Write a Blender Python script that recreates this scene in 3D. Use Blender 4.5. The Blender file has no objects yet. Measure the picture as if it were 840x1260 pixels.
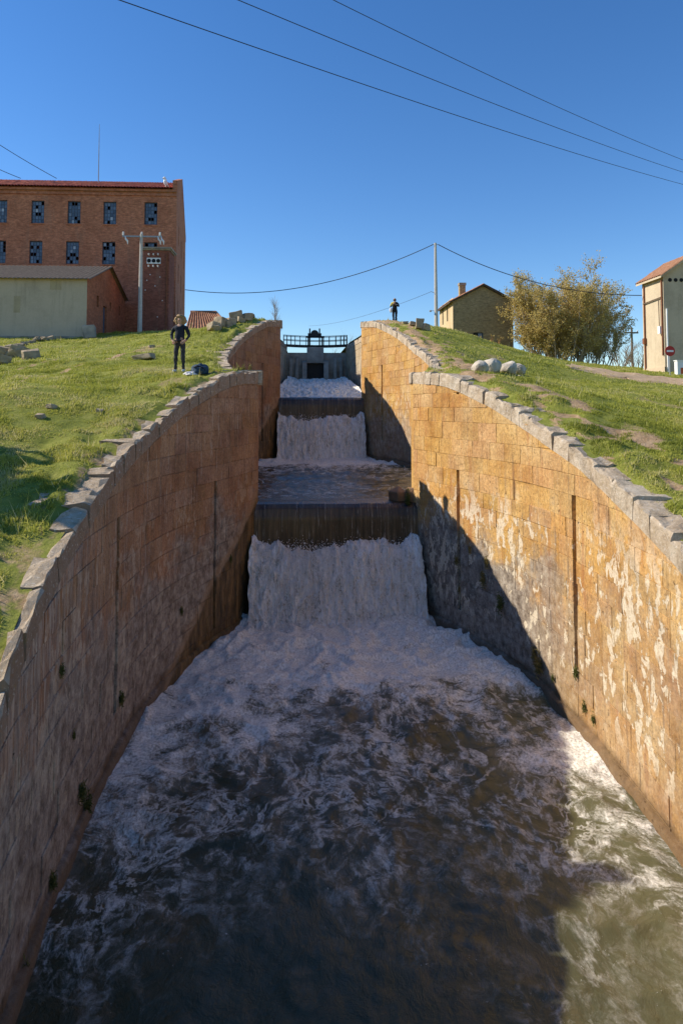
import bpy, bmesh, math, random
import numpy as np
from mathutils import Vector, Matrix

R = math.radians
sc = bpy.context.scene
col = sc.collection

# ------------------------------------------------------------------ camera, sky, sun, exposure
F_PX, TILT, YAW, Y_H = 840.0, R(3.0), R(3.09), 500.0      # photo is 840 x 1260 px, 24 mm lens on full frame
Y_PP = Y_H - F_PX * math.tan(TILT)
CAM = np.array([-1.0, 0.0, 6.27])
cd = bpy.data.cameras.new('camera'); cam = bpy.data.objects.new('camera', cd); col.objects.link(cam)
cam.location = CAM
cam.rotation_euler = (R(90) + TILT, 0, -YAW)
cd.sensor_fit = 'VERTICAL'; cd.sensor_height = 36.0; cd.sensor_width = 24.0
cd.lens = F_PX / 1260 * 36.0
cd.shift_y = -(630 - Y_PP) / 1260.0
cd.clip_start = 0.1; cd.clip_end = 6000
sc.camera = cam

SUN = Vector((-1.0, 0.2, 0.69)).normalized()                # towards the sun
w = bpy.data.worlds.new('World'); sc.world = w; w.use_nodes = True
wn = w.node_tree; wn.nodes.clear()
sky = wn.nodes.new('ShaderNodeTexSky'); sky.sky_type = 'NISHITA'; sky.sun_disc = False
sky.sun_elevation = math.asin(SUN.z); sky.sun_rotation = math.atan2(SUN.x, SUN.y)
sky.air_density = 1.1; sky.dust_density = 0.0; sky.ozone_density = 4.0; sky.altitude = 780
bg = wn.nodes.new('ShaderNodeBackground'); bg.inputs['Strength'].default_value = 0.095
hsv = wn.nodes.new('ShaderNodeHueSaturation'); hsv.inputs['Saturation'].default_value = 1.22; hsv.inputs['Hue'].default_value = 0.506
wo = wn.nodes.new('ShaderNodeOutputWorld')
wn.links.new(sky.outputs[0], hsv.inputs['Color']); wn.links.new(hsv.outputs[0], bg.inputs[0]); wn.links.new(bg.outputs[0], wo.inputs[0])
sl = bpy.data.lights.new('sun', 'SUN'); sl.energy = 3.6; sl.angle = R(0.5); sl.color = (1.0, 0.91, 0.78)
so = bpy.data.objects.new('sun', sl); col.objects.link(so); so.location = (-40, 10, 60)
so.rotation_euler = SUN.to_track_quat('Z', 'Y').to_euler()
sc.view_settings.view_transform = 'Standard'; sc.view_settings.look = 'None'
sc.view_settings.exposure = 0.82; sc.view_settings.gamma = 1.0; sc.view_settings.use_curve_mapping = False
sc.render.engine = 'CYCLES'
sc.cycles.max_bounces = 8; sc.cycles.diffuse_bounces = 6

rng = np.random.default_rng(11)
rnd = random.Random(5)

# ------------------------------------------------------------------ pixel directions
def ray(px, py):
    a = (px - 420) / F_PX; b = (Y_PP - py) / F_PX
    fy = math.cos(TILT) - b * math.sin(TILT); fz = math.sin(TILT) + b * math.cos(TILT)
    return np.array([a * math.cos(YAW) + fy * math.sin(YAW), -a * math.sin(YAW) + fy * math.cos(YAW), fz])
def aty(px, py, y):
    d = ray(px, py); return CAM + d * (y / d[1])
def gx(px, y, py=430): return float(aty(px, py, y)[0])
def gz(px, py, y): return float(aty(px, py, y)[2])

# ------------------------------------------------------------------ numpy noise
def _h(ix, iy, s):
    n = (ix.astype(np.int64) * 374761393 + iy.astype(np.int64) * 668265263 + s * 974711) & 0x7fffffff
    n = ((n ^ (n >> 13)) * 1274126177) & 0x7fffffff
    n = (n ^ (n >> 16)) & 0xffff
    return n / 65535.0
def vn(x, y, s=0):
    x = np.asarray(x, float); y = np.asarray(y, float)
    ix = np.floor(x); iy = np.floor(y); fx = x - ix; fy = y - iy
    fx = fx * fx * fx * (fx * (fx * 6 - 15) + 10); fy = fy * fy * fy * (fy * (fy * 6 - 15) + 10)
    a = _h(ix, iy, s); b = _h(ix + 1, iy, s); c = _h(ix, iy + 1, s); d = _h(ix + 1, iy + 1, s)
    return (a + (b - a) * fx) * (1 - fy) + (c + (d - c) * fx) * fy
def fbm(x, y, o=4, s=0, g=0.5):
    t = 0; a = 1; n = 0
    for k in range(o):
        t = t + a * vn(np.asarray(x) * 2 ** k + 17.3 * k, np.asarray(y) * 2 ** k - 9.1 * k, s + k); n += a; a *= g
    return t / n
def sst(a, b, x):
    t = np.clip((np.asarray(x, float) - a) / (b - a), 0, 1); return t * t * (3 - 2 * t)

# ------------------------------------------------------------------ object helpers
def tag(o, label=None, cat=None, group=None, kind=None):
    if label: o['label'] = label
    if cat: o['category'] = cat
    if group: o['group'] = group
    if kind or cat: o['kind'] = kind or 'thing'
    return o
def link(name, me, mat=None, parent=None):
    o = bpy.data.objects.new(name, me); col.objects.link(o)
    if mat is not None:
        for m in (mat if isinstance(mat, (list, tuple)) else [mat]): me.materials.append(m)
    if parent is not None: o.parent = parent
    return o
def pyd(name, v, f, mat=None, parent=None, smooth=False):
    me = bpy.data.meshes.new(name)
    me.from_pydata([tuple(map(float, p)) for p in v], [], [tuple(map(int, q)) for q in f]); me.update()
    if smooth: me.shade_smooth()
    return link(name, me, mat, parent)
def npmesh(name, V, Q, mat=None, parent=None, smooth=False, attrs=None):
    V = np.asarray(V, np.float32); Q = np.asarray(Q, np.int32)
    me = bpy.data.meshes.new(name); n, k = Q.shape
    me.vertices.add(len(V)); me.vertices.foreach_set('co', V.ravel())
    me.loops.add(n * k); me.loops.foreach_set('vertex_index', Q.ravel())
    me.polygons.add(n); me.polygons.foreach_set('loop_start', np.arange(n, dtype=np.int32) * k)
    me.polygons.foreach_set('loop_total', np.full(n, k, np.int32))
    if attrs:
        for an, av in attrs.items():
            at = me.attributes.new(an, 'FLOAT', 'POINT'); at.data.foreach_set('value', np.asarray(av, np.float32).ravel())
    me.update(calc_edges=True)
    if smooth: me.shade_smooth()
    return link(name, me, mat, parent)
def gridq(nu, nv):
    i = np.arange(nu - 1)[:, None] * nv + np.arange(nv - 1)[None, :]
    return np.stack([i, i + nv, i + nv + 1, i + 1], -1).reshape(-1, 4)
def empty(name, loc, rz=0.0):
    o = bpy.data.objects.new(name, None); col.objects.link(o); o.location = loc; o.rotation_euler = (0, 0, rz)
    o.empty_display_size = 0.3
    return o

class MB:
    """collects shapes into one mesh"""
    def __init__(self): self.v = []; self.f = []
    def add(self, v, f):
        b = len(self.v); self.v += [tuple(p) for p in v]; self.f += [tuple(i + b for i in q) for q in f]; return self
    def box(self, x0, x1, y0, y1, z0, z1, jit=0.0):
        p = [(x0,y0,z0),(x1,y0,z0),(x1,y1,z0),(x0,y1,z0),(x0,y0,z1),(x1,y0,z1),(x1,y1,z1),(x0,y1,z1)]
        if jit: p = [tuple(c + rnd.uniform(-jit, jit) for c in q) for q in p]
        return self.add(p, [(3,2,1,0),(4,5,6,7),(0,1,5,4),(1,2,6,5),(2,3,7,6),(3,0,4,7)])
    def tube(self, pts, rad, n=6, cap=True):
        pts = [Vector(p) for p in pts]; m = len(pts)
        rad = rad if isinstance(rad, (list, tuple)) else [rad] * m
        ref = None; rings = []; vs = []
        for i, p in enumerate(pts):
            d = (pts[min(i + 1, m - 1)] - pts[max(i - 1, 0)])
            if d.length < 1e-9: d = Vector((0, 0, 1))
            d.normalize()
            if ref is None: ref = d.orthogonal().normalized()
            ref = (ref - d * ref.dot(d)); 
            if ref.length < 1e-6: ref = d.orthogonal()
            ref.normalize(); b = d.cross(ref)
            for k in range(n):
                a = 2 * math.pi * k / n
                vs.append(p + (ref * math.cos(a) + b * math.sin(a)) * rad[i])
        fs = [(i*n+k, i*n+(k+1)%n, (i+1)*n+(k+1)%n, (i+1)*n+k) for i in range(m-1) for k in range(n)]
        if cap: fs += [tuple(range(n-1, -1, -1)), tuple((m-1)*n + k for k in range(n))]
        return self.add(vs, fs)
    def lathe(self, prof, c=(0,0,0), n=12, axis='z'):
        vs = []
        for r, h in prof:
            for k in range(n):
                a = 2*math.pi*k/n; x, y = r*math.cos(a), r*math.sin(a)
                vs.append((c[0]+x, c[1]+y, c[2]+h) if axis == 'z' else (c[0]+x, c[1]-h, c[2]+y))
        m = len(prof)
        fs = [(i*n+k, i*n+(k+1)%n, (i+1)*n+(k+1)%n, (i+1)*n+k) for i in range(m-1) for k in range(n)]
        fs += [tuple(range(n-1,-1,-1)), tuple((m-1)*n+k for k in range(n))]
        return self.add(vs, fs)
    def build(self, name, mat, parent=None, smooth=False):
        return pyd(name, self.v, self.f, mat, parent, smooth)

# ------------------------------------------------------------------ node helpers
class NT:
    def __init__(self, name):
        self.m = bpy.data.materials.new(name); self.m.use_nodes = True; self.t = self.m.node_tree
        self.t.nodes.clear()
        self.out = self.t.nodes.new('ShaderNodeOutputMaterial')
        self.b = self.t.nodes.new('ShaderNodeBsdfPrincipled'); self.t.links.new(self.b.outputs[0], self.out.inputs[0])
        self._pos = None
    def n(self, t): return self.t.nodes.new(t)
    def set(self, sock, v):
        if isinstance(v, bpy.types.NodeSocket): self.t.links.new(v, sock)
        elif isinstance(v, (tuple, list)) and len(v) == 3 and sock.type == 'RGBA': sock.default_value = (*v, 1)
        else: sock.default_value = v
    def pos(self):
        if self._pos is None: self._pos = self.n('ShaderNodeNewGeometry').outputs['Position']
        return self._pos
    def mapv(self, v, scale=(1,1,1), loc=(0,0,0), rot=(0,0,0)):
        k = self.n('ShaderNodeMapping'); self.set(k.inputs[0], v)
        k.inputs['Scale'].default_value = scale; k.inputs['Location'].default_value = loc; k.inputs['Rotation'].default_value = rot
        return k.outputs[0]
    def noise(self, v, s, d=4, r=0.55, dist=0.0, color=False):
        k = self.n('ShaderNodeTexNoise'); self.set(k.inputs['Vector'], v); k.inputs['Scale'].default_value = s
        k.inputs['Detail'].default_value = d; k.inputs['Roughness'].default_value = r; k.inputs['Distortion'].default_value = dist
        return k.outputs['Color' if color else 'Fac']
    def voro(self, v, s, feat='F1', rand=1.0, color=False):
        k = self.n('ShaderNodeTexVoronoi'); self.set(k.inputs['Vector'], v); k.feature = feat
        k.inputs['Scale'].default_value = s; k.inputs['Randomness'].default_value = rand
        return k.outputs['Color' if color else 'Distance']
    def mt(self, op, a, b=0.0, c=None, clamp=False):
        k = self.n('ShaderNodeMath'); k.operation = op; k.use_clamp = clamp; self.set(k.inputs[0], a); self.set(k.inputs[1], b)
        if c is not None: self.set(k.inputs[2], c)
        return k.outputs[0]
    def vm(self, op, a, b):
        k = self.n('ShaderNodeVectorMath'); k.operation = op; self.set(k.inputs[0], a)
        if op == 'SCALE': self.set(k.inputs['Scale'], b)
        else: self.set(k.inputs[1], b)
        return k.outputs[0]
    def ss(self, v, a, b, lo=0.0, hi=1.0):
        k = self.n('ShaderNodeMapRange'); k.interpolation_type = 'SMOOTHSTEP'
        self.set(k.inputs[0], v); self.set(k.inputs[1], a); self.set(k.inputs[2], b); k.inputs[3].default_value = lo; k.inputs[4].default_value = hi
        return k.outputs[0]
    def mix(self, f, a, b, mode='MIX'):
        k = self.n('ShaderNodeMix'); k.data_type = 'RGBA'; k.blend_type = mode
        self.set(k.inputs[0], f); self.set(k.inputs[6], a); self.set(k.inputs[7], b); return k.outputs[2]
    def ramp(self, f, stops):
        k = self.n('ShaderNodeValToRGB'); self.set(k.inputs[0], f); e = k.color_ramp.elements
        while len(e) < len(stops): e.new(0.5)
        for el, (p, c) in zip(e, stops): el.position = p; el.color = (*c, 1)
        return k.outputs[0]
    def sep(self, v):
        k = self.n('ShaderNodeSeparateXYZ'); self.set(k.inputs[0], v); return k.outputs
    def comb(self, x, y, z):
        k = self.n('ShaderNodeCombineXYZ'); self.set(k.inputs[0], x); self.set(k.inputs[1], y); self.set(k.inputs[2], z); return k.outputs[0]
    def rand(self): return self.n('ShaderNodeObjectInfo').outputs['Random']
    def attr(self, name):
        k = self.n('ShaderNodeAttribute'); k.attribute_name = name; return k.outputs['Fac']
    def bump(self, h, strength=0.5, dist=0.02, normal=None):
        k = self.n('ShaderNodeBump'); self.set(k.inputs['Height'], h); k.inputs['Strength'].default_value = strength
        k.inputs['Distance'].default_value = dist
        if normal is not None: self.set(k.inputs['Normal'], normal)
        self.set(self.b.inputs['Normal'], k.outputs[0]); return k.outputs[0]
    def fin(self, color, rough=0.8, spec=0.3):
        self.set(self.b.inputs['Base Color'], color); self.set(self.b.inputs['Roughness'], rough)
        self.set(self.b.inputs['Specular IOR Level'], spec); return self.m

def simple(name, c, rough=0.7, var=0.25, s=6.0, metal=0.0, bump=0.0, spec=0.3):
    g = NT(name); n = g.noise(g.pos(), s, 5, 0.6)
    c2 = tuple(x * (1 - var) for x in c); c3 = tuple(min(1, x * (1 + var)) for x in c)
    g.fin(g.ramp(n, [(0.25, c2), (0.75, c3)]), rough, spec); g.b.inputs['Metallic'].default_value = metal
    if bump: g.bump(g.noise(g.pos(), s * 6, 4), bump, 0.02)
    return g.m

def stone_mat(name, base, dark, light, zw, grey=0.5, white=0.3, red=0.3, wet=0.4, splash=None, yfade=None, runs=0.35, glim=-0.4, near=None):
    """ashlar: base ochre, patina, flaked pale patches, pocks, streaks; zw = water level at its foot"""
    g = NT(name); p = g.pos(); x, y, z = g.sep(p)[0:3]
    r = g.rand()
    c = g.ramp(g.noise(p, 0.9, 9, 0.68), [(0.32, dark), (0.5, base), (0.68, light)])
    hs = g.n('ShaderNodeHueSaturation'); g.set(hs.inputs['Color'], c)
    g.set(hs.inputs['Value'], g.mt('MULTIPLY_ADD', r, 0.16, 0.92)); g.set(hs.inputs['Hue'], g.mt('MULTIPLY_ADD', g.mt('FRACT', g.mt('MULTIPLY', r, 17.3)), 0.010, 0.495))
    g.set(hs.inputs['Saturation'], g.mt('MULTIPLY_ADD', g.mt('FRACT', g.mt('MULTIPLY', r, 7.7)), 0.14, 0.92))
    c = hs.outputs[0]
    fine = g.noise(p, 15, 9, 0.78)
    c = g.mix(0.8, c, g.ramp(fine, [(0.30, (0.42, 0.40, 0.38)), (0.5, (0.98, 0.98, 0.98)), (0.68, (1.45, 1.45, 1.42))]), 'MULTIPLY')
    # reddish, dark and pale vertical streaks
    st = g.noise(g.mapv(p, (2.2, 2.2, 0.35)), 1.6, 7, 0.65)
    c = g.mix(g.mt('MULTIPLY', g.ss(st, 0.54, 0.70), red), c, (0.33, 0.115, 0.042))
    st2 = g.noise(g.mapv(p, (4.5, 4.5, 0.3), (5, 2, 1)), 1.7, 7, 0.7)
    c = g.mix(g.mt('MULTIPLY', g.ss(st2, 0.52, 0.70), 0.6), c, (0.10, 0.065, 0.040))
    n1 = g.noise(p, 0.55, 7, 0.68)
    st3 = g.noise(g.mapv(p, (7, 7, 0.55), (1, 9, 4)), 1.5, 7, 0.75)
    rm = g.ss(st3, 0.56, 0.66)
    if near:      # the older, limewashed end of the wall: longer pale runs between grey ones
        ny_ = g.ss(y, near[0], near[1]); rm = g.mt('MAXIMUM', rm, g.mt('MULTIPLY', g.ss(st3, 0.46, 0.60), ny_))
        c = g.mix(g.mt('MULTIPLY', g.mt('MULTIPLY', g.ss(st2, 0.40, 0.56), ny_), 0.6), c, (0.20, 0.165, 0.135))
    c = g.mix(g.mt('MULTIPLY', rm, runs), c, (0.48, 0.40, 0.31))
    # grey patina low down
    hz = g.mt('SUBTRACT', z, zw)
    lim = g.mt('MULTIPLY_ADD', n1, 6.0, glim)
    gm = g.ss(g.mt('SUBTRACT', lim, hz), -0.35, 0.7)
    if yfade: gm = g.mt('MULTIPLY', gm, g.ss(y, yfade[0], yfade[1], 0.30, 1.0))
    gcol = g.ramp(g.noise(p, 4, 9, 0.78), [(0.34, (0.075, 0.06, 0.048)), (0.48, (0.23, 0.19, 0.15)), (0.60, (0.40, 0.35, 0.28)), (0.72, (0.55, 0.50, 0.41))])
    c = g.mix(g.mt('MULTIPLY', gm, grey), c, gcol)
    # pale flaked patches, taller than wide
    pw = g.noise(g.mapv(p, (2.2, 2.2, 1.45)), 1.7, 8, 0.62, 0.35)
    pw2 = g.noise(g.mapv(p, (1, 1, 0.8), (3, 3, 3)), 0.45, 3)
    band = g.mt('MULTIPLY', g.ss(hz, 0.3, 1.2), g.ss(hz, 4.6, 3.2))
    pm = g.ss(g.mt('ADD', pw, g.mt('MULTIPLY', g.mt('SUBTRACT', pw2, 0.5), 0.55)), 0.562, 0.585)
    pmm = g.mt('MULTIPLY', g.mt('MULTIPLY', pm, band), white)
    c = g.mix(pmm, c, g.mix(g.ss(fine, 0.35, 0.6), (0.52, 0.41, 0.26), (0.74, 0.64, 0.48)))
    # fine pale speckle + pocks
    sp = g.noise(p, 34, 4, 0.75)
    c = g.mix(g.ss(sp, 0.60, 0.68, 0, 0.5), c, (0.62, 0.54, 0.42))
    pk = g.noise(p, 11, 6, 0.75); pkm = g.mt('MULTIPLY', g.ss(pk, 0.60, 0.655), g.ss(g.noise(p, 0.9, 3), 0.38, 0.58))
    c = g.mix(g.mt('MULTIPLY', pkm, 0.85), c, (0.045, 0.032, 0.024))
    # foot of the wall: tide stain, wet stone
    edge = g.mt('MULTIPLY_ADD', n1, 0.9, -0.12)
    c = g.mix(g.mt('MULTIPLY', g.ss(g.mt('SUBTRACT', edge, hz), -0.05, 0.2), wet), c, (0.12, 0.070, 0.030))
    wetf = g.ss(g.mt('SUBTRACT', edge, hz), 0.0, 0.2)
    if splash:   # always-wet, algae brown zone beside the fall
        e = g.mt('SUBTRACT', g.mt('MULTIPLY', g.mt('SUBTRACT', y, splash[0]), splash[1]), g.mt('ADD', hz, g.mt('MULTIPLY', n1, -0.9)))
        sm = g.ss(e, 0.0, 0.25)
        sc_ = g.ramp(g.noise(g.mapv(p, (2, 2, 0.6)), 2.2, 7, 0.65), [(0.36, (0.035, 0.026, 0.010)), (0.52, (0.15, 0.085, 0.026)), (0.66, (0.30, 0.175, 0.065))])
        c = g.mix(g.mt('MULTIPLY', sm, 0.9), c, sc_)
        rim = g.mt('MULTIPLY', g.ss(e, -0.25, 0.0), g.ss(e, 0.22, 0.05)); c = g.mix(g.mt('MULTIPLY', rim, 0.55), c, (0.36, 0.23, 0.12))
        wetf = g.mt('MAXIMUM', wetf, sm)
    h = g.mt('ADD', g.mt('MULTIPLY', g.noise(p, 6, 9, 0.72), 1.0), g.mt('MULTIPLY', pkm, -0.5))
    h = g.mt('ADD', h, g.mt('MULTIPLY', pmm, -0.2))
    g.bump(h, 0.75, 0.06)
    return g.fin(c, g.mt('MULTIPLY_ADD', wetf, -0.45, 0.92), 0.25)

OCH = ((0.50, 0.285, 0.095), (0.36, 0.175, 0.050), (0.60, 0.385, 0.155))
M = {}
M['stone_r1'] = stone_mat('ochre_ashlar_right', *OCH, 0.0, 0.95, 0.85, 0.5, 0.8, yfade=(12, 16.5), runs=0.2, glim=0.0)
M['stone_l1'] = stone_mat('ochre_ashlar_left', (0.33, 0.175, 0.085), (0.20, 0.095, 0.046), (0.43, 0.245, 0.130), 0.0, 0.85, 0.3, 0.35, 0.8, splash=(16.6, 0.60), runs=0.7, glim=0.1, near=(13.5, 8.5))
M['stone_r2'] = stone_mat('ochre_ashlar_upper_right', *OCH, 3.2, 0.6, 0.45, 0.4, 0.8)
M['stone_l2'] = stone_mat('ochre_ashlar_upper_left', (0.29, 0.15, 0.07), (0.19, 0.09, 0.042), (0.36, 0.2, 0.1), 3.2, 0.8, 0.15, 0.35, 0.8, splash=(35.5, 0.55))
M['stone_h'] = stone_mat('rough_head_stone', (0.42, 0.32, 0.19), (0.30, 0.22, 0.13), (0.55, 0.45, 0.30), 6.8, 0.5, 0.3, 0.15, 0.8)
def coping_mat(name, warm=0.0):
    g = NT(name); p = g.pos(); r = g.rand()
    c = g.ramp(g.noise(p, 3.0, 9, 0.78), [(0.36, (0.20, 0.155, 0.105)), (0.47, (0.47, 0.385, 0.275)), (0.60, (0.68, 0.59, 0.455)), (0.72, (0.78, 0.71, 0.59))])
    c = g.mix(g.mt('MULTIPLY_ADD', r, 0.35, warm + 0.1), c, (0.48, 0.35, 0.22))
    nz = g.sep(g.n('ShaderNodeNewGeometry').outputs['Normal'])[2]
    if warm > .2: c = g.mix(g.ss(nz, 0.6, 0.25, 0, 0.65), c, (0.24, 0.135, 0.075))   # upright faces of the slabs mixed towards a darker brown
    li = g.noise(p, 16, 5, 0.75)
    c = g.mix(g.ss(li, 0.56, 0.66, 0, 0.7), c, (0.74, 0.68, 0.57))
    c = g.mix(g.ss(g.noise(p, 22, 5, 0.75), 0.60, 0.68, 0, 0.8), c, (0.08, 0.065, 0.05))
    c = g.mix(g.ss(g.noise(p, 5, 4), 0.62, 0.72, 0, 0.5), c, (0.36, 0.25, 0.09))
    g.bump(g.noise(p, 7, 10, 0.75), 0.9, 0.09)
    return g.fin(c, 0.92, 0.2)
M['coping'] = coping_mat('coping_stone', 0.12); M['coping_l'] = coping_mat('coping_stone_tan', 0.3)
M['mortar'] = simple('mortar_core', (0.20, 0.13, 0.07), 0.95, 0.4, 4, bump=0.6)
M['boulder'] = simple('boulder_stone', (0.47, 0.41, 0.32), 0.92, 0.45, 3.5, bump=1.0); M['tan_rock'] = simple('tan_rock', (0.34, 0.265, 0.17), 0.92, 0.45, 3.5, bump=1.0)
M['dark_rock'] = simple('dark_rock', (0.24, 0.15, 0.085), 0.9, 0.4, 4, bump=0.8)
M['concrete'] = simple('weathered_concrete', (0.33, 0.28, 0.22), 0.9, 0.4, 1.6, bump=0.6)
M['iron'] = simple('dark_iron', (0.025, 0.024, 0.025), 0.55, 0.3, 6, 0.3)
M['zinc'] = simple('galvanised_steel', (0.36, 0.36, 0.36), 0.5, 0.15, 8, 0.5)
M['pole_conc'] = simple('pole_concrete', (0.52, 0.48, 0.42), 0.85, 0.15, 5)
M['cable'] = simple('cable_black', (0.03, 0.03, 0.035), 0.6, 0.1)
M['porcelain'] = simple('white_porcelain', (0.75, 0.74, 0.72), 0.3, 0.05)
M['black'] = simple('vent_dark', (0.012, 0.012, 0.012), 0.8, 0.1)  # for flat discs; the darkness inside the vent openings is put into this colour
M['white_paint'] = simple('white_paint', (0.78, 0.78, 0.76), 0.5, 0.06)
M['sign_red'] = simple('sign_red', (0.42, 0.03, 0.02), 0.45, 0.2)
M['wood'] = simple('grey_wood', (0.16, 0.115, 0.08), 0.85, 0.3, 8)
M['rust'] = simple('rusty_pipe', (0.22, 0.085, 0.04), 0.8, 0.3, 6)

# ------------------------------------------------------------------ the lock's plan and levels (metres, y along the canal)
HY = [-30, 0, 3, 5, 7.5, 9.3, 11.5, 13, 14.6, 16, 17.5, 19, 20.8, 21.8]
HX = [3.0, 3.0, 3.2, 3.62, 4.03, 4.22, 4.33, 4.36, 4.3, 4.13, 3.75, 3.23, 2.68, 2.47]
DY = 19.5
_yy = np.linspace(-30, 21.8, 700); _hh = np.interp(_yy, HY, HX)
_k = np.hanning(41); _k /= _k.sum(); _hs = np.convolve(np.pad(_hh, 20, mode='edge'), _k, 'valid')
_hs[-12:] = np.linspace(_hs[-12], 2.47, 12)
def half1(y): return np.interp(y, _yy, _hs)
def half2(y): return np.interp(np.asarray(y) - DY, _yy, _hs)
ZC = [(-30,1.9),(0,2.1),(5,2.55),(7,3.35),(8,3.95),(9,4.25),(10,4.55),(11.5,4.98),(13,5.38),(14.5,5.72),(16,6.15),(17.5,6.65),(19,7.1),(20,7.28),(21.8,7.36),
      (22.6,7.45),(25,7.8),(28,8.3),(33,9.2),(35.4,9.95),(37.3,10.65),(39,11.2),(41.3,11.45),(46,11.55),(57,11.7),(75,12.0),(90,12)]
_zy = np.linspace(-30, 90, 2400); _zz = np.interp(_zy, *zip(*ZC)); _k2 = np.hanning(31); _k2 /= _k2.sum()
_zs = np.convolve(np.pad(_zz, 15, mode='edge'), _k2, 'valid')
def zcop(y): return np.interp(y, _zy, _zs)
def chan(y):          # outer edge of the channel that the ground leaves open
    y = np.asarray(y, float)
    a = np.where(y < 22.2, half1(y), np.where(y < 41.7, half2(y), np.interp(y, [41.7, 46, 57, 60, 140, 150], [3.6, 3.3, 2.6, 2.6, 2.6, 0.0])))
    return a
W1, W2, W3 = 0.0, 3.2, 6.78      # water levels

# ------------------------------------------------------------------ terrain
CL = [(-8.4,17,6.6),(-10.5,22,7.05),(-13.2,28,7.85),(-16.7,36,8.9),(-15.4,46,10.9),(-21,46,10.9),(-11.6,56,12.15),(-25,56,12.15),(-8,10,4.75),(-12,10,4.6),
      (-20,10,4.0),(-20,20,6.0),(-30,30,8.0),(-30,45,10.5),(-40,60,12),(-8,30,8.55),(-8,40,10.55),(-8,47,11.5),(-6,3,2.6),(-14,0,2.2),(-30,0,2.0),(-8,-20,1.8),(-30,-20,1.6),(-40,20,6),(-8,75,12),(-40,80,12)]
CR = [(5.14,46,11.95),(8,45,11.5),(9.1,52,11.95),(13.5,66,11.6),(19.5,66,11.45),(16.2,45,9.0),(19.5,36,7.6),(22.6,46,8.78),(23.5,43,8.45),(22.7,62,10.1),(6.5,30,7.95),(8.7,30,7.7),
      (10,20,6.35),(14,20,5.9),(8,12,4.9),(12,12,4.6),(20,12,4.0),(20,25,6.0),(30,30,6.0),(30,50,8.6),(40,70,9.5),(8,75,11.5),(6,3,2.6),(14,0,2.2),(30,0,2.0),(8,-20,1.8),(30,-20,1.6),(40,20,5)]
def tps(pts):
    P = np.array(pts, float); n = len(P); X = P[:, :2] / 10
    d = np.linalg.norm(X[:, None] - X[None], axis=2); K = np.where(d > 0, d * d * np.log(d + 1e-12), 0) + np.eye(n) * 0.02
    A = np.zeros((n + 3, n + 3)); A[:n, :n] = K; A[:n, n] = 1; A[:n, n + 1:] = X; A[n, :n] = 1; A[n + 1:, :n] = X.T
    s = np.linalg.solve(A, np.concatenate([P[:, 2], [0, 0, 0]]))
    def f(x, y):
        q = np.stack([np.ravel(x), np.ravel(y)], -1) / 10
        d = np.linalg.norm(q[:, None] - X[None], axis=2); K = np.where(d > 0, d * d * np.log(d + 1e-12), 0)
        return (K @ s[:n] + s[n] + q @ s[n + 1:]).reshape(np.shape(x))
    return f
def cop_pts(s): return [(s * (float(chan(y)) + 1.2), y, float(zcop(y)) - 0.05) for y in (-15, 2, 8, 11, 14, 17, 20, 23.5, 27, 31, 35, 38, 41, 50, 58)]
TL = tps(CL + cop_pts(-1)); TR = tps(CR + cop_pts(1))
def terr(x, y):
    x = np.asarray(x, float); y = np.asarray(y, float)
    xc = np.clip(x, -42, 42); yc = np.clip(y, -22, 82)
    t = np.where(x < 0, TL(np.minimum(xc, -2), yc), TR(np.maximum(xc, 2), yc))
    far = np.maximum(sst(30, 70, np.abs(x)), np.maximum(sst(70, 120, y), sst(-18, -60, y)))
    t = t * (1 - far) + far * np.where(y < 0, 1.5, 9.0) 
    d = np.abs(x) - chan(y)
    w_ = sst(0.3, 3.2, d)
    base = zcop(np.clip(y, -30, 90)) - 0.07
    base = base * (1 - far) + t * far
    base = base + sst(0.24, 0.62, d) * (0.085 + (fbm(x * 2.3, y * 2.3, 2, 14) - .5) * 0.30) * (y < 60)
    z = base * (1 - w_) + t * w_
    b = sst(0.9, 2.5, d)
    z = z + b * ((fbm(x * 0.35, y * 0.35, 3, 4) - 0.5) * 0.35 + (fbm(x * 1.4, y * 1.4, 3, 9) - 0.5) * 0.14) * sst(140, 60, np.abs(x) + np.abs(y) * 0.5)
    return z
def tz(x, y): return float(terr(np.array([x]), np.array([y]))[0])
def hit(px, py, lo=6.0, hi=90.0):
    d = ray(px, py); t = np.linspace(lo, hi, 2500) / d[1]
    P = CAM[None] + d[None] * t[:, None]; g = terr(P[:, 0], P[:, 1]); e = P[:, 2] - g
    k = np.where((e[:-1] > 0) & (e[1:] <= 0))[0]
    if len(k) == 0: k = [int(np.argmin(np.abs(e)))]
    return P[k[0]]

# dirt: trodden strip along the right coping, wheel ruts on the left, bare spots
def seg_d(x, y, pts):
    best = np.full(np.shape(x), 1e9)
    for (ax, ay), (bx, by) in zip(pts[:-1], pts[1:]):
        t = np.clip(((x-ax)*(bx-ax)+(y-ay)*(by-ay)) / ((bx-ax)**2+(by-ay)**2), 0, 1)
        best = np.minimum(best, np.hypot(x - ax - t*(bx-ax), y - ay - t*(by-ay)))
    return best
RUT1 = [tuple(hit(*p)[:2]) for p in [(-40, 484), (30, 467), (90, 452), (140, 440), (185, 428)]]
RUT2 = [tuple(hit(*p)[:2]) for p in [(-40, 468), (30, 452), (90, 440), (130, 432), (160, 426)]]
ROAD = [tuple(hit(*p)[:2]) for p in [(702, 453.5), (740, 457.5), (790, 463), (840, 470), (900, 478)]]
ROAD = ROAD + [(ROAD[-1][0] + 20, ROAD[-1][1] - 6)]
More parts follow.
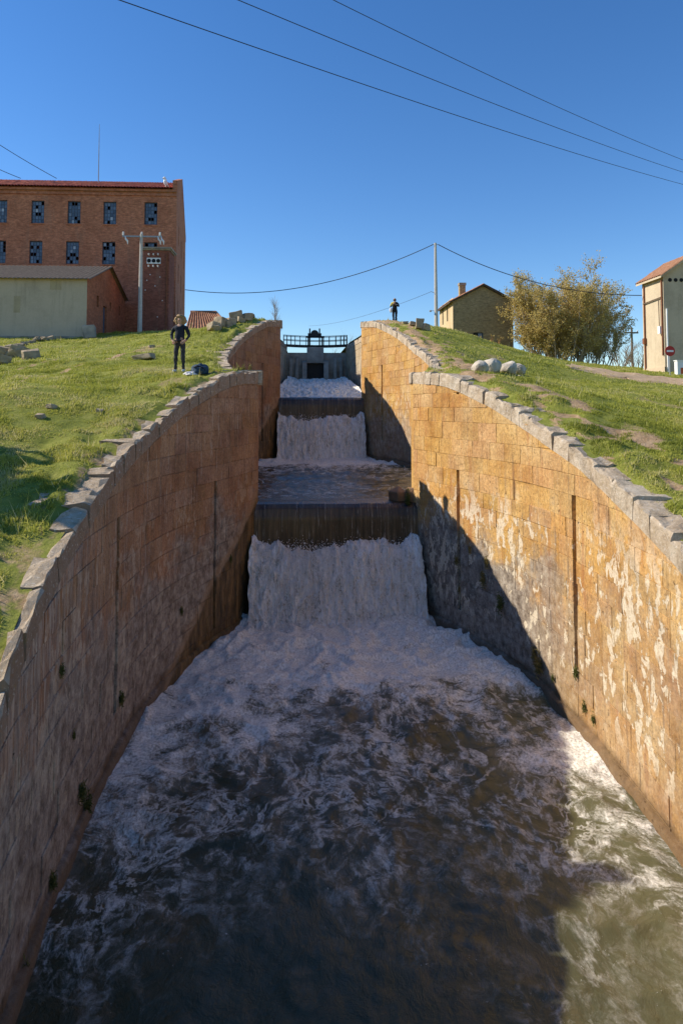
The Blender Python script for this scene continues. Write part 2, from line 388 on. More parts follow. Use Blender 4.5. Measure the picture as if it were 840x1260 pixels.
def dirt(x, y):
    n = fbm(x * 0.9, y * 0.9, 4, 21); n2 = fbm(x * 3, y * 3, 3, 33)
    d = np.abs(x) - chan(y)
    r = (x > 0) * sst(1.5, 0.5, np.abs(d - 1.25)) * sst(0.46, 0.66, n + (n2 - .5) * .7) * sst(6, 9, y) * sst(47, 41, y) * 0.95
    r2 = (x > 0) * sst(0.9, 0.3, d - 0.7) * sst(0.35, 0.55, n2) * 0.9 * (y > 24) * (y < 44)
    ruts = 0.75 * np.maximum(sst(0.30, 0.08, seg_d(x, y, RUT1)), sst(0.30, 0.08, seg_d(x, y, RUT2))) * sst(0.28, 0.5, n2)
    l = (x < 0) * sst(1.1, 0.4, d) * sst(0.45, 0.7, n2) * 0.6
    sp = sst(0.66, 0.74, fbm(x * 0.6 + 40, y * 0.6, 4, 55)) * 0.5
    rd = sst(2.4, 1.9, seg_d(x, y, ROAD)) * sst(ROAD[0][0], ROAD[0][0] + 3, x)
    return np.clip(np.maximum.reduce([r, r2, ruts, l, sp, rd]), 0, 1)

def ground_mat():
    g = NT('grass_ground'); p = g.pos(); d = g.attr('dirt')
    c = g.ramp(g.noise(p, 2.4, 6, 0.7), [(0.28, (0.11, 0.13, 0.022)), (0.5, (0.22, 0.235, 0.042)), (0.72, (0.31, 0.295, 0.08))])
    dc = g.ramp(g.noise(p, 5, 7, 0.7), [(0.3, (0.27, 0.17, 0.085)), (0.55, (0.44, 0.30, 0.17)), (0.75, (0.56, 0.41, 0.26))])
    m = g.ss(g.mt('ADD', d, g.mt('MULTIPLY', g.mt('SUBTRACT', g.noise(p, 8, 5, 0.7), 0.5), 0.6)), 0.35, 0.65)
    c = g.mix(m, c, dc)
    g.bump(g.noise(p, 14, 7, 0.7), 0.8, 0.05)
    return g.fin(c, 0.95, 0.1)
M['ground'] = ground_mat()

def make_ground():
    t = np.concatenate([np.linspace(0.14, 6, 50), np.linspace(6.25, 26, 62), np.geomspace(27, 70, 22), np.geomspace(85, 3500, 14)])
    y = np.concatenate([-np.geomspace(2500, 30, 12), np.linspace(-24, 4, 18), np.linspace(4.3, 48, 190), np.linspace(48.7, 90, 50), np.geomspace(95, 4500, 24)])
    Vs = []; Qs = []; At = []; off = 0
    for s in (-1, 1):
        Y = np.repeat(y[:, None], len(t), 1); X = s * (chan(Y) + t[None, :])
        Z = terr(X, Y)
        V = np.stack([X, Y, Z], -1).reshape(-1, 3); Q = gridq(len(y), len(t))
        if s > 0: Q = Q[:, ::-1]
        Vs.append(V); Qs.append(Q + off); At.append(dirt(X, Y).ravel()); off += len(V)
    # far strip that closes the gap over the buried upper canal
    o = npmesh('ground', np.concatenate(Vs), np.concatenate(Qs), M['ground'], None, True, {'dirt': np.concatenate(At)})
    tag(o, kind='structure')
    # ballast bed of the channel, below the water
    yb = np.linspace(-60, 22, 30); pyd('canal_bed', [(s * (float(chan(min(max(q, -30), 22))) + 0.4), q, -1.6) for q in yb for s in (-1, 1)],
        [(2*i, 2*i+1, 2*i+3, 2*i+2) for i in range(29)], M['dark_rock'])['kind'] = 'structure'
make_ground()

# dirt road on the right bank
def make_road():
    P = np.array(ROAD); out = []
    tt = np.linspace(0, len(P) - 1, 90); cx = np.interp(tt, range(len(P)), P[:, 0]); cy = np.interp(tt, range(len(P)), P[:, 1])
    dx = np.gradient(cx); dy = np.gradient(cy); L = np.hypot(dx, dy); nx, ny = -dy / L, dx / L
    us = np.linspace(-1, 1, 13)
    V = []
    for i in range(90):
        wl = 2.3 * (0.12 + 0.88 * min(1, i / 22.0)) + (vn(i * 0.35, 3.3, 5) - .5) * 0.6
        for u in us:
            x = cx[i] + nx[i] * wl * u; y = cy[i] + ny[i] * wl * u
            V.append((x, y, tz(x, y) + 0.03 - 0.05 * abs(u) ** 6 + 0.03 * math.cos(u * 7)))
    g = NT('road_dirt'); p = g.pos()
    c = g.ramp(g.noise(p, 4, 7, 0.7), [(0.3, (0.38, 0.25, 0.14)), (0.55, (0.55, 0.39, 0.235)), (0.75, (0.64, 0.48, 0.32))])
    g.bump(g.noise(p, 20, 6, 0.7), 0.7, 0.03); m = g.fin(c, 0.95, 0.1)
    npmesh('dirt_road', V, gridq(90, 13), m, None, True)['kind'] = 'structure'
make_road()

# ------------------------------------------------------------------ grass blades
def make_grass():
    pts = []
    def scatter(n, x0, x1, y0, y1):
        x = rng.uniform(x0, x1, n); y = rng.uniform(y0, y1, n); return x, y
    X = []; Y = []; H = []; Wd = []
    for n, x0, x1, y0, y1, h, wd in [(150000, -10, -3.6, 5.5, 16, .075, .011), (130000, -15, -2.8, 16, 28, .085, .015), (60000, -24, -3, 28, 50, .11, .026),
                                     (150000, 3.6, 12, 7.5, 17, .070, .011), (150000, 2.8, 20, 16, 30, .085, .016), (95000, 3, 30, 30, 62, .11, .028)]:
        x, y = scatter(n, x0, x1, y0, y1)
        d = np.abs(x) - chan(y); dd = dirt(x, y)
        cl = fbm(x * 2.2, y * 2.2, 3, 61); big = fbm(x * 0.5, y * 0.5, 3, 77)
        keep = (d > 0.22 + 0.28 * vn(y * 1.9, x * 0.0, 3)) & (rng.random(n) > dd * 1.05) & (rng.random(n) < 0.35 + 1.3 * sst(0.3, 0.6, cl))
        x, y, cl, big = x[keep], y[keep], cl[keep], big[keep]
        X.append(x); Y.append(y); H.append(h * 0.55 * (0.6 + 0.9 * sst(0.32, 0.72, cl)) * (0.6 + 0.9 * big) * rng.uniform(.6, 1.35, len(x))); Wd.append(np.full(len(x), wd))
    X = np.concatenate(X); Y = np.concatenate(Y); H = np.concatenate(H); Wd = np.concatenate(Wd); n = len(X)
    edge_ = np.abs(X) - chan(Y); tall = rng.random(n) < 0.004 + 0.03 * (edge_ < 0.9) + 0.02 * sst(.62, .72, fbm(X * .7, Y * .7, 3, 99)); H = np.where(tall, H * rng.uniform(2.0, 4.5, n), H); Wd = np.where(tall, Wd * .7, Wd)
    Z = terr(X, Y) - 0.012
    a = rng.uniform(0, 2*np.pi, n); ln = rng.uniform(0.1, 0.9, n) * H; la = rng.uniform(0, 2*np.pi, n)
    cx, cy = np.cos(a) * Wd, np.sin(a) * Wd
    V = np.empty((n, 3, 3), np.float32)
    V[:, 0] = np.stack([X - cx, Y - cy, Z], -1); V[:, 1] = np.stack([X + cx, Y + cy, Z], -1)
    V[:, 2] = np.stack([X + np.cos(la) * ln, Y + np.sin(la) * ln, Z + H], -1)
    tone = np.clip(0.52 - 0.07 * (X > 0) + (fbm(X * 0.8, Y * 0.8, 4, 88) - 0.5) * 1.5 + rng.normal(0, 0.16, n), 0, 1)
    tone = np.where(tall, np.clip(rng.normal(.85, .2, n), 0, 1), tone)
    g = NT('grass_blades'); p = g.attr('tone')
    c = g.ramp(p, [(0.0, (0.18, 0.20, 0.028)), (0.4, (0.36, 0.37, 0.055)), (0.75, (0.50, 0.47, 0.105)), (1.0, (0.60, 0.52, 0.26))])
    g.fin(c, 0.7, 0.2)
    tr = g.n('ShaderNodeBsdfTranslucent'); g.set(tr.inputs[0], c); mx = g.n('ShaderNodeMixShader'); mx.inputs[0].default_value = 0.4
    g.t.links.new(g.b.outputs[0], mx.inputs[1]); g.t.links.new(tr.outputs[0], mx.inputs[2]); g.t.links.new(mx.outputs[0], g.out.inputs[0])
    o = npmesh('grass', V.reshape(-1, 3), np.arange(n * 3).reshape(-1, 3), g.m, None, False, {'tone': np.repeat(tone, 3)})
    tag(o, 'short green grass covering both banks of the locks', 'grass', kind='stuff')
make_grass()

# ------------------------------------------------------------------ lock walls of single stones
def wall_curve(half, y0, y1, s):
    y = np.linspace(y0, y1, 500); x = s * half(y)
    S = np.concatenate([[0], np.cumsum(np.hypot(np.diff(x), np.diff(y)))])
    tx = np.gradient(x, S); ty = np.gradient(y, S)
    nx, ny = (-ty, tx) if s > 0 else (ty, -tx)          # towards the channel
    return y, x, S, nx, ny
def build_wall(root, half, y0, y1, s, zb, mat, slots, seed, yvis, hc=0.43, solo=True):
    rr = random.Random(seed)
    y, x, S, nx, ny = wall_curve(half, y0, y1, s)
    def at(q, d=0.0):       # point on the face, d metres into the channel
        X = np.interp(q, S, x); Y = np.interp(q, S, y); a = np.interp(q, S, nx); b = np.interp(q, S, ny)
        return X + a * d, Y + b * d
    ctop = lambda q: float(zcop(np.interp(q, S, y)))
    cbot = lambda q: ctop(q) - 0.37
    L = S[-1]
    # backing core behind the stones, as a thick strip with a top
    V = []; 
    qs = [(S[i], -0.016) for i in range(0, 500, 9)]
    for ys, za_, zc2, wd in slots:
        sm = float(np.interp(ys, y, S)); qs = [t for t in qs if abs(t[0] - sm) > wd / 2 + .01]
        qs += [(sm - wd / 2 - .004, -0.016), (sm - wd / 2 - .003, -0.14), (sm + wd / 2 + .003, -0.14), (sm + wd / 2 + .004, -0.016)]
    for q, dep in sorted(qs):
        a = at(q, dep); b = at(q, -0.75); zt = cbot(q) + 0.10
        V += [(a[0], a[1], zb - 1.6), (a[0], a[1], zt), (b[0], b[1], zt), (b[0], b[1], zb - 1.6)]
    m = len(V) // 4; fs = []
    for i in range(m - 1):
        for k in range(4): fs.append((4*i+k, 4*i+(k+1) % 4, 4*i+4+(k+1) % 4, 4*i+4+k))
    fs += [(0,1,2,3), (4*m-1, 4*m-2, 4*m-3, 4*m-4)]
    pyd('wall_core', V, fs, mat, root)
    sq = [(float(np.interp(ys, y, S)), za, zc_, wd) for ys, za, zc_, wd in slots]
    blocks = []
    z = zb - 0.55; k = 0
    while z < 13:
        h = hc * rr.uniform(0.88, 1.14); q = -rr.uniform(0, 0.6)
        while q < L:
            ln = rr.uniform(0.62, 1.08); a, b = max(q, 0), min(q + ln, L); q += ln
            if L - b < 0.3: b = L; q = L + 1
            if b - a < 0.08: continue
            pieces = [(a, b)]
            for (sm, za, zc_, wd) in sq:
                if z + h * 0.5 > za and z + h * 0.5 < zc_:
                    new = []
                    for (u, v) in pieces:
                        if u < sm - wd/2 and v > sm + wd/2: new += [(u, sm - wd/2), (sm + wd/2, v)]
                        elif sm - wd/2 <= u < sm + wd/2: new += [(sm + wd/2, v)] if v > sm + wd/2 + 0.05 else []
                        elif sm - wd/2 < v <= sm + wd/2: new += [(u, sm - wd/2)] if u < sm - wd/2 - 0.05 else []
                        else: new.append((u, v))
                    pieces = new
            for (u, v) in pieces:
                tl, tr_ = min(z + h, cbot(u)), min(z + h, cbot(v))
                if max(tl, tr_) < z + 0.07: continue
                blocks.append((u, v, z, max(tl, z + 0.02), max(tr_, z + 0.02)))
        z += h; k += 1
    def bmesh_block(bk):
        u, v, z0, zl, zr = bk
        g = rr.choice([.0008, .001, .0015, .0025, .004]); ch = rr.choice([.003, .005, .007, .014]); pr = rr.gauss(0, 0.004) - (rr.uniform(0.012, 0.045) if rr.random() < (0.16 if z0 < zb + 2.6 else 0.05) else 0)
        wear = [rr.uniform(0.7, 1.0) for _ in range(4)]
        u += g; v -= g; z0 += g; zl -= g; zr -= g
        jq = lambda: rr.choice([0, 0, .001, .003, .012]) * rr.random()
        cq = [(u + jq(), z0 + jq()), (v - jq(), z0 + jq()), (v - jq(), zr - jq()), (u + jq(), zl - jq())]
        mu, mz = (u + v) / 2, (z0 + (zl + zr) / 2) / 2
        V = []
        for (q, zz) in cq: X, Y = at(q, -0.14); V.append((X, Y, zz))
        for (q, zz), wr in zip(cq, wear): X, Y = at(q, pr - ch * 0.8); V.append((X, Y, zz))
        for (q, zz), wr in zip(cq, wear):
            c = ch * (1.7 - wr); iq = q + math.copysign(min(c, abs(mu - q) * 0.8), mu - q); iz = zz + math.copysign(min(c, abs(mz - zz) * 0.8), mz - zz)
            X, Y = at(iq, pr + rr.gauss(0, 0.003)); V.append((X, Y, iz))
        # a bulged middle, so no face is dead flat
        X, Y = at(mu + (v - u) * rr.uniform(-.2, .2), pr + rr.uniform(-0.006, 0.008)); V.append((X, Y, mz))
        fs = [(0,1,5,4), (1,2,6,5), (2,3,7,6), (3,0,4,7), (4,5,9,8), (5,6,10,9), (6,7,11,10), (7,4,8,11), (8,9,12), (9,10,12), (10,11,12), (11,8,12)]
        if s > 0: fs = [f[::-1] for f in fs]
        return V, fs
    vis = []; rest = []
    for bk in blocks:
        yc = np.interp((bk[0] + bk[1]) / 2, S, y); zc_ = (bk[2] + max(bk[3], bk[4])) / 2
        (vis if (yc > yvis and zc_ > zb - 0.15) else rest).append((yc, bk))
    vis.sort(key=lambda t: -((t[1][1]-t[1][0]) * (max(t[1][3], t[1][4]) - t[1][2]) / (t[0]**2)))
    if not solo: rest += vis; vis = []
    rest += vis[298:]; vis = vis[:298]
    for yc, bk in vis:
        V, fs = bmesh_block(bk); pyd('block', V, fs, mat, root)
    if rest:
        mb = MB()
        for yc, bk in rest: mb.add(*bmesh_block(bk))
        tag(mb.build('block_courses', mat, root), kind='stuff')
    # coping stones: irregular slabs with ragged outer ends
    def slab(q0, q1, wide, ov=0.045, step=0.55):
        qm = (q0 + q1) / 2; zm = ctop(qm); sl_ = (ctop(q1) - ctop(q0)) * step
        nu, nw = 4, 4; V = []
        e0, e1 = rr.uniform(-.22, .22), rr.uniform(-.22, .22); dz = rr.uniform(-0.045, 0.022); tilt = rr.uniform(-.05, .02)
        sk0, sk1 = rr.uniform(-.05, .05), rr.uniform(-.05, .05)
        for iu in range(nu):
            fu = iu / (nu - 1); q = q0 + (q1 - q0) * fu
            for iw in range(nw):
                fw = (0, .10, .6, 1)[iw]; dd = ov - fw * (wide + ov) * (1 if iw < 3 else 1 + (e0 * (1 - fu) + e1 * fu))
                qj = q + (sk0 * (1 - fu) + sk1 * fu) * fw + (rr.uniform(-.03, .03) if iw > 1 and 0 < iu < nu - 1 else 0)
                X, Y = at(qj, dd + (rr.uniform(-.035, .012) if iw < 2 else rr.uniform(-.05, .05)))
                edge = 0.022 if (iu in (0, nu - 1)) else 0.0
                V.append((X, Y, zm + sl_ * (fu - 0.5) + dz + rr.uniform(-.032, .026) - (0.035 if iw == 0 else 0) - edge * rr.random() + tilt * fw))
        top = len(V)
        for iu in range(nu):
            q = q0 + (q1 - q0) * iu / (nu - 1)
            for dd in (ov * rr.uniform(.5, 1.0), -wide):
                X, Y = at(q, dd); V.append((X, Y, cbot(q) + (0.0 if dd > 0 else -0.02)))
        fs = [(i*nw+j, i*nw+j+1, (i+1)*nw+j+1, (i+1)*nw+j) for i in range(nu-1) for j in range(nw-1)]
        for i in range(nu - 1):
            fs.append((i*nw, (i+1)*nw, top+2*(i+1), top+2*i)); fs.append(((i+1)*nw+nw-1, i*nw+nw-1, top+2*i+1, top+2*(i+1)+1))
            fs.append((top+2*i, top+2*i+2, top+2*i+3, top+2*i+1))
        fs.append((0, top, top+1, nw-1, *range(nw-2, 0, -1))); l = (nu-1)*nw
        fs.append((l, *range(l+1, l+nw), top+2*nu-1, top+2*nu-2))
        if s < 0: fs = [f[::-1] for f in fs]
        pyd('coping_stone', V, fs, M['coping_l' if s < 0 else 'coping'], root)
    q = 0
    while q < L - 0.05:
        ln = rr.uniform(0.30, 0.80); e = min(q + ln, L)
        if L - e < 0.3: e = L
        gp_ = rr.choice([.003, .006, .012, .025]); wn_ = .45 if (s < 0 and np.interp(q, S, y) < 10) else 1.0; slab(q + gp_, e - gp_, wn_ * (rr.uniform(0.22, 0.62) if rr.random() < .8 else rr.uniform(.6, .95)), rr.uniform(0.0, 0.025) if s < 0 else rr.uniform(0.0, 0.04), 1.0 if s < 0 else rr.uniform(.75, 1.0)); q = e
    # footing course at the waterline
    V = []; n = 0
    for qq in np.arange(0, L, 0.16):
        pr = 0.05 + 0.06 * float(vn(qq * 1.3, 1.7, seed)); zt = zb + 0.10 + 0.16 * float(fbm(qq * 0.9, 2.2, 3, seed))
        pts = [(-0.1, zb - 1.5), (pr, zb - 1.5), (pr, zt - 0.05), (pr - 0.04, zt), (-0.1, zt + 0.02)]
        for d, zz in pts: X, Y = at(qq, d); V.append((X, Y, zz))
        n += 1
    fs = [(5*i+k, 5*i+k+1, 5*i+6+k, 5*i+5+k) for i in range(n-1) for k in range(4)]
    if s < 0: fs = [f[::-1] for f in fs]
    pyd('footing', V, fs, mat, root, True)
    return at, S, y, L

walls = {}
for key, half, y0, y1, s, zb, mt_, slots, yv, lab in [
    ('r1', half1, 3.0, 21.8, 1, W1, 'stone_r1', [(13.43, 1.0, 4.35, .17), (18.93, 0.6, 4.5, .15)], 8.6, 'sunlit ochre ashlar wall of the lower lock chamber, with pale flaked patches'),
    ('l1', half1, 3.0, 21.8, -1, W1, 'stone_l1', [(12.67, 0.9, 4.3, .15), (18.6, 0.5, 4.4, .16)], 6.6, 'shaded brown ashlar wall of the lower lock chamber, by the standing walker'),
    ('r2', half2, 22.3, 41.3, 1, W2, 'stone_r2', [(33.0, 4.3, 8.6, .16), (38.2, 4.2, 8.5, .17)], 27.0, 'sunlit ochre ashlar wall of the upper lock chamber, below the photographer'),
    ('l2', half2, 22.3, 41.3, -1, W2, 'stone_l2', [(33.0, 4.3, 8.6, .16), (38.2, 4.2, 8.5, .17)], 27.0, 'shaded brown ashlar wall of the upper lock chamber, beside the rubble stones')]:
    o = empty('lock_wall', (s * float(half(y1)), y1, zb)); o.location = (0, 0, 0)
    tag(o, lab, 'wall'); walls[key] = (o,) + build_wall(o, half, y0, y1, s, zb, M[mt_], slots, hash_seed := {'r1': 1, 'l1': 2, 'r2': 3, 'l2': 4}[key], yv)
    # pier nose: the wall returns outwards behind its end
    yb = y1; hx = float(half(yb)); zt = float(zcop(yb))
    rr = random.Random(40 + hash_seed)
    mb = MB(); z = zb - 1.0
    while z < zt - 0.37:
        h = min(0.45, zt - 0.37 - z)
        if h < 0.08: break
        u = 0.0
        while u < 1.35:
            v = min(u + rr.uniform(.5, .8), 1.4); p_ = rr.gauss(0, .006)
            xa, xb = s * (hx + u + .006), s * (hx + v - .006)
            mb.box(min(xa, xb), max(xa, xb), yb + 0.001, yb + 0.42 + p_, z + .005, z + h - .005); u = v
        z += h
    mb.build('pier_end_blocks', M[mt_], o)['kind'] = 'stuff'
    for i, (u, v) in enumerate([(-0.06, 0.66), (0.68, 1.5)]):
        b = bmesh.new(); bmesh.ops.create_cube(b, size=1.0)
        for q in b.verts:
            q.co = (s * (hx + (u + v) / 2 + q.co.x * (v - u)), yb + 0.24 + q.co.y * 0.47, zt - 0.18 + q.co.z * 0.37)
        bmesh.ops.bevel(b, geom=b.edges[:], offset=0.05, segments=2, affect='EDGES', profile=0.6)
        bmesh.ops.recalc_face_normals(b, faces=b.faces)
        me = bpy.data.meshes.new('coping_stone'); b.to_mesh(me); b.free(); link('coping_stone', me, M['coping'], o)

# straight head walls of the top lock (stones too small to tell apart)
def half3(y): return np.interp(y, [41.7, 46, 57, 60], [3.45, 3.2, 2.5, 2.5])
_zc_keep = zcop
def zcop(y): return np.interp(y, [41, 46, 60], [11.15, 11.2, 11.45]) + (np.asarray(y) * 0)
for s, lab in ((1, 'sunlit rough stone wall leading to the top sluice'), (-1, 'shaded rough stone wall leading to the top sluice')):
    o = empty('head_wall', (0, 0, 0)); tag(o, lab, 'wall')
    build_wall(o, half3, 41.8, 58.0, s, W3, M['stone_h'], [], 9 + s, 99, 0.5, solo=False)
zcop = _zc_keep

# ------------------------------------------------------------------ water
def water_mat(name, deep=(0.052, 0.052, 0.022), fs=1.0):
    """murky water; froth patches with ragged edges, thin veins and flecks where the foam attribute says so"""
    g = NT(name); p = g.pos(); d = g.attr('foam')
    q = g.mapv(p, (1.15, 0.85, 0.0))
    w1 = g.vm('SCALE', g.vm('SUBTRACT', g.noise(q, 0.45 * fs, 3, 0.5, 0, True), (0.5, 0.5, 0.5)), 1.5 / fs)
    w2 = g.vm('SCALE', g.vm('SUBTRACT', g.noise(q, 2.6 * fs, 4, 0.6, 0, True), (0.5, 0.5, 0.5)), 0.30 / fs)
    qa = g.vm('ADD', q, w1); qq = g.vm('ADD', qa, w2)
    big = g.noise(qq, 0.70 * fs, 11, 0.68); med = g.noise(g.mapv(qq, (1, 1, 1), (9, 4, 0)), 3.2 * fs, 9, 0.76); fine = g.noise(q, 17 * fs, 6, 0.78)
    rd = g.mt('SUBTRACT', 1.0, g.mt('MULTIPLY', g.mt('ABSOLUTE', g.mt('SUBTRACT', g.noise(qq, 1.3 * fs, 8, 0.60), 0.5)), 9.0), clamp=True)
    v = g.mt('ADD', g.mt('MULTIPLY', big, 0.50), g.mt('ADD', g.mt('MULTIPLY', med, 0.34), g.mt('MULTIPLY', fine, 0.16)))
    patch = g.ss(g.mt('ADD', v, g.mt('MULTIPLY_ADD', d, 0.42, -0.79)), -0.035, 0.07)
    vein = g.mt('MULTIPLY', g.mt('MULTIPLY', g.ss(rd, 0.35, 0.95), g.ss(med, 0.40, 0.62)), g.ss(d, 0.06, 0.42, 0, 0.9))
    rd2 = g.mt('SUBTRACT', 1.0, g.mt('MULTIPLY', g.mt('ABSOLUTE', g.mt('SUBTRACT', g.noise(g.mapv(qq, (1, 1, 1), (3, 8, 0)), 2.7 * fs, 6, 0.6), 0.5)), 10.0), clamp=True)
    vein = g.mt('MAXIMUM', vein, g.mt('MULTIPLY', g.mt('MULTIPLY', g.ss(rd2, 0.4, 1.0), g.ss(big, 0.44, 0.58)), g.ss(d, 0.12, 0.5, 0, 0.75)))
    fleck = g.mt('MULTIPLY', g.ss(fine, 0.60, 0.66), g.mt('MULTIPLY', g.ss(med, 0.5, 0.60), g.ss(d, 0.02, 0.2, 0, 0.75)))
    m = g.mt('MAXIMUM', g.mt('MAXIMUM', patch, vein), fleck)
    m = g.mt('MULTIPLY', m, g.ss(fine, 0.30, 0.56, 0.55, 1.0))
    wc = g.mix(g.ss(g.noise(g.mapv(qq, (2.2, 0.8, 1)), 0.8, 7, 0.7), 0.47, 0.66, 0, 0.85), deep, (0.105, 0.076, 0.034))
    milk = g.mt('MULTIPLY', g.ss(d, 0.38, 0.95), g.ss(g.noise(qq, 1.4, 9, 0.72), 0.34, 0.62)); wc = g.mix(milk, wc, (0.36, 0.295, 0.21))
    x = g.sep(p)[0]
    wc = g.mix(g.mt('MULTIPLY', g.ss(x, 0.6, 3.6), 0.8), wc, (0.125, 0.118, 0.058))  # lighter olive towards the right: the sunlit strip put into the water colour
    fc = g.mix(g.ss(fine, 0.36, 0.62), (0.70, 0.64, 0.53), (0.95, 0.90, 0.79))
    c = g.mix(m, wc, fc)
    hgt = g.mt('ADD', g.mt('MULTIPLY', g.noise(qq, 4.5 * fs, 7, 0.65), 0.8), g.mt('ADD', g.mt('MULTIPLY', m, 0.35), g.mt('MULTIPLY', g.noise(qq, 16 * fs, 5, 0.65), 0.25)))
    g.bump(hgt, 0.6, 0.055)
    g.b.inputs['Subsurface Radius'].default_value = (0.16, 0.15, 0.11); g.b.inputs['Subsurface Scale'].default_value = 1.0
    g.set(g.b.inputs['Subsurface Weight'], g.mt('MULTIPLY_ADD', m, -0.35, 0.35))
    return g.fin(c, g.mt('MULTIPLY_ADD', m, 0.5, 0.12), 0.25)
M['water'] = water_mat('churned_canal_water')
M['water2'] = water_mat('pool_water', (0.055, 0.042, 0.02), 0.9)

def pool(name, half, y0, y1, step, z, amp, foam, mat):
    ys = np.arange(y0, y1, step); us = np.linspace(-1, 1, int(9 / step))
    Y = np.repeat(ys[:, None], len(us), 1); X = us[None, :] * (half(np.clip(Y, y0, y1)) + 0.1)
    a = amp(X, Y); wx = X + 0.5 * fbm(X * .7, Y * .7, 3, 3); wy = Y + 0.5 * fbm(X * .7 + 9, Y * .7, 3, 5)
    r = 1 - np.abs(fbm(wx * 1.1, wy * 1.1, 4, 12) - .5) * 4
    Z = z + a * ((fbm(wx * 0.9, wy * 0.9, 4, 8) - .5) * 1.5 + 0.45 * np.clip(r, 0, 1) ** 2 + (fbm(wx * 4, wy * 4, 3, 15) - .5) * 0.35)
    o = npmesh(name, np.stack([X, Y, Z], -1).reshape(-1, 3), gridq(len(ys), len(us))[:, ::-1], mat, None, True, {'foam': foam(X, Y).ravel()})
    o['kind'] = 'structure'; return o
def foam1(X, Y):
    d = np.interp(Y, [4, 7, 8.5, 10, 11.5, 12.8, 14.5, 16.5, 18.5, 20, 21.6], [.02, .05, .12, .27, .45, .63, .77, .87, .97, 1.12, 1.2])
    wx = X + 1.2 * fbm(X * .5, Y * .5, 3, 73); d = d + (fbm(wx * .42, Y * .42, 4, 70) - .5) * 0.75 * sst(19.5, 16, Y)
    h = half1(Y); e = h - np.abs(X)
    d = d + 0.24 * (X > 0) * sst(1.0, 0.2, e) * sst(6, 9, Y) * sst(16, 13, Y)
    d = d + 0.22 * (X < 0) * sst(2.0, 0.5, e) * sst(6.5, 9, Y) * sst(15, 12, Y)
    d = d - 0.16 * sst(1.7, 0.3, np.abs(X - 1.2)) * sst(14.5, 12.5, Y) * sst(8, 10, Y)
    return np.clip(d, 0.0, 1.2)
pool('canal_water', half1, 2.0, 21.9, 0.05, W1, lambda X, Y: np.interp(Y, [4, 9, 12, 16, 19.5, 21], [.035, .07, .13, .2, .34, .36]), foam1, M['water'])
def foam2(X, Y):
    d = np.interp(Y, [22, 27, 31, 34, 36.5, 38.5, 41], [.30, .22, .26, .5, .9, 1.15, 1.2]) + (fbm(X * .5, Y * .5, 3, 71) - .5) * 0.4
    return np.clip(d + 0.3 * sst(1.2, 0.3, half2(Y) - np.abs(X)) * (X < 0), 0, 1.2)
pool('canal_water', half2, 22.2, 41.2, 0.09, W2, lambda X, Y: np.interp(Y, [22, 26, 34, 37, 40], [.02, .07, .13, .25, .3]), foam2, M['water2'])
pool('canal_water', half3, 41.6, 50, 0.12, W3, lambda X, Y: 0.1 + 0 * X, lambda X, Y: np.interp(Y, [41.5, 43, 44.5, 47], [.15, .4, .9, 1]) + 0 * X, M['water2'])
pyd('canal_water', [(-2.6, 58.6, 10.2), (2.6, 58.6, 10.2), (2.6, 140, 10.2), (-2.6, 140, 10.2)], [(0, 1, 2, 3)], M['water2'])['kind'] = 'structure'

def froth_mat():
    g = NT('white_froth'); p = g.pos()
    n = g.noise(g.mapv(p, (2.4, 1.2, 0.75)), 2.0, 9, 0.72, 0.25); n2 = g.noise(g.mapv(p, (4, 2, 1.8)), 6, 7, 0.8); fall = g.noise(g.mapv(p, (3.2, 0.6, 0.16)), 1.6, 6, 0.65)
    t = g.mt('ADD', g.mt('MULTIPLY', n, 0.52), g.mt('MULTIPLY', n2, 0.48))
    c = g.ramp(t, [(0.38, (0.20, 0.165, 0.115)), (0.435, (0.58, 0.52, 0.43)), (0.49, (0.90, 0.85, 0.77)), (0.58, (0.98, 0.94, 0.87))])
    c = g.mix(g.ss(fall, 0.46, 0.66, 0, 0.45), c, (0.62, 0.53, 0.38))
    f2 = g.noise(g.mapv(p, (11, 2, 0.45)), 1.2, 7, 0.72); c = g.mix(g.ss(f2, 0.50, 0.66, 0, 0.5), c, (0.42, 0.37, 0.29)); c = g.mix(g.ss(f2, 0.46, 0.36, 0, 0.7), c, (1.0, 0.97, 0.92))
    g.bump(g.mt('ADD', t, g.mt('MULTIPLY', f2, -0.6)), 0.55, 0.06); g.b.inputs['Subsurface Weight'].default_value = 0.35; g.b.inputs['Subsurface Radius'].default_value = (0.12, 0.12, 0.12); g.b.inputs['Subsurface Scale'].default_value = 1.0
    return g.fin(c, 0.6, 0.3)
M['froth'] = froth_mat()
def curtain_mat():
    g = NT('thin_water_curtain'); p = g.pos()
    n = g.noise(g.mapv(p, (8, 1, 0.35)), 1.0, 6, 0.75); n2 = g.noise(g.mapv(p, (18, 1, 0.7)), 1.0, 6, 0.8)
    c = g.ramp(n, [(0.36, (0.010, 0.008, 0.005)), (0.52, (0.045, 0.030, 0.017)), (0.66, (0.14, 0.095, 0.05))])
    zz = g.mt('FRACT', g.mt('DIVIDE', g.sep(p)[2], 50.0)); brk = g.noise(g.mapv(p, (3, 1, 1.2)), 1.0, 7, 0.75); c = g.mix(g.mt('MULTIPLY', g.ss(n2, 0.54, 0.66, 0, 0.8), g.ss(brk, 0.44, 0.62)), c, (0.55, 0.52, 0.46)); c = g.mix(g.ss(g.noise(g.mapv(p, (1.1, 1, 0.5)), 1.0, 5), 0.5, 0.66, 0, 0.5), c, (0.10, 0.075, 0.035))
    g.bump(g.mt('ADD', n, n2), 0.5, 0.05)
    return g.fin(c, 0.22, 0.5)
M['curtain'] = curtain_mat()

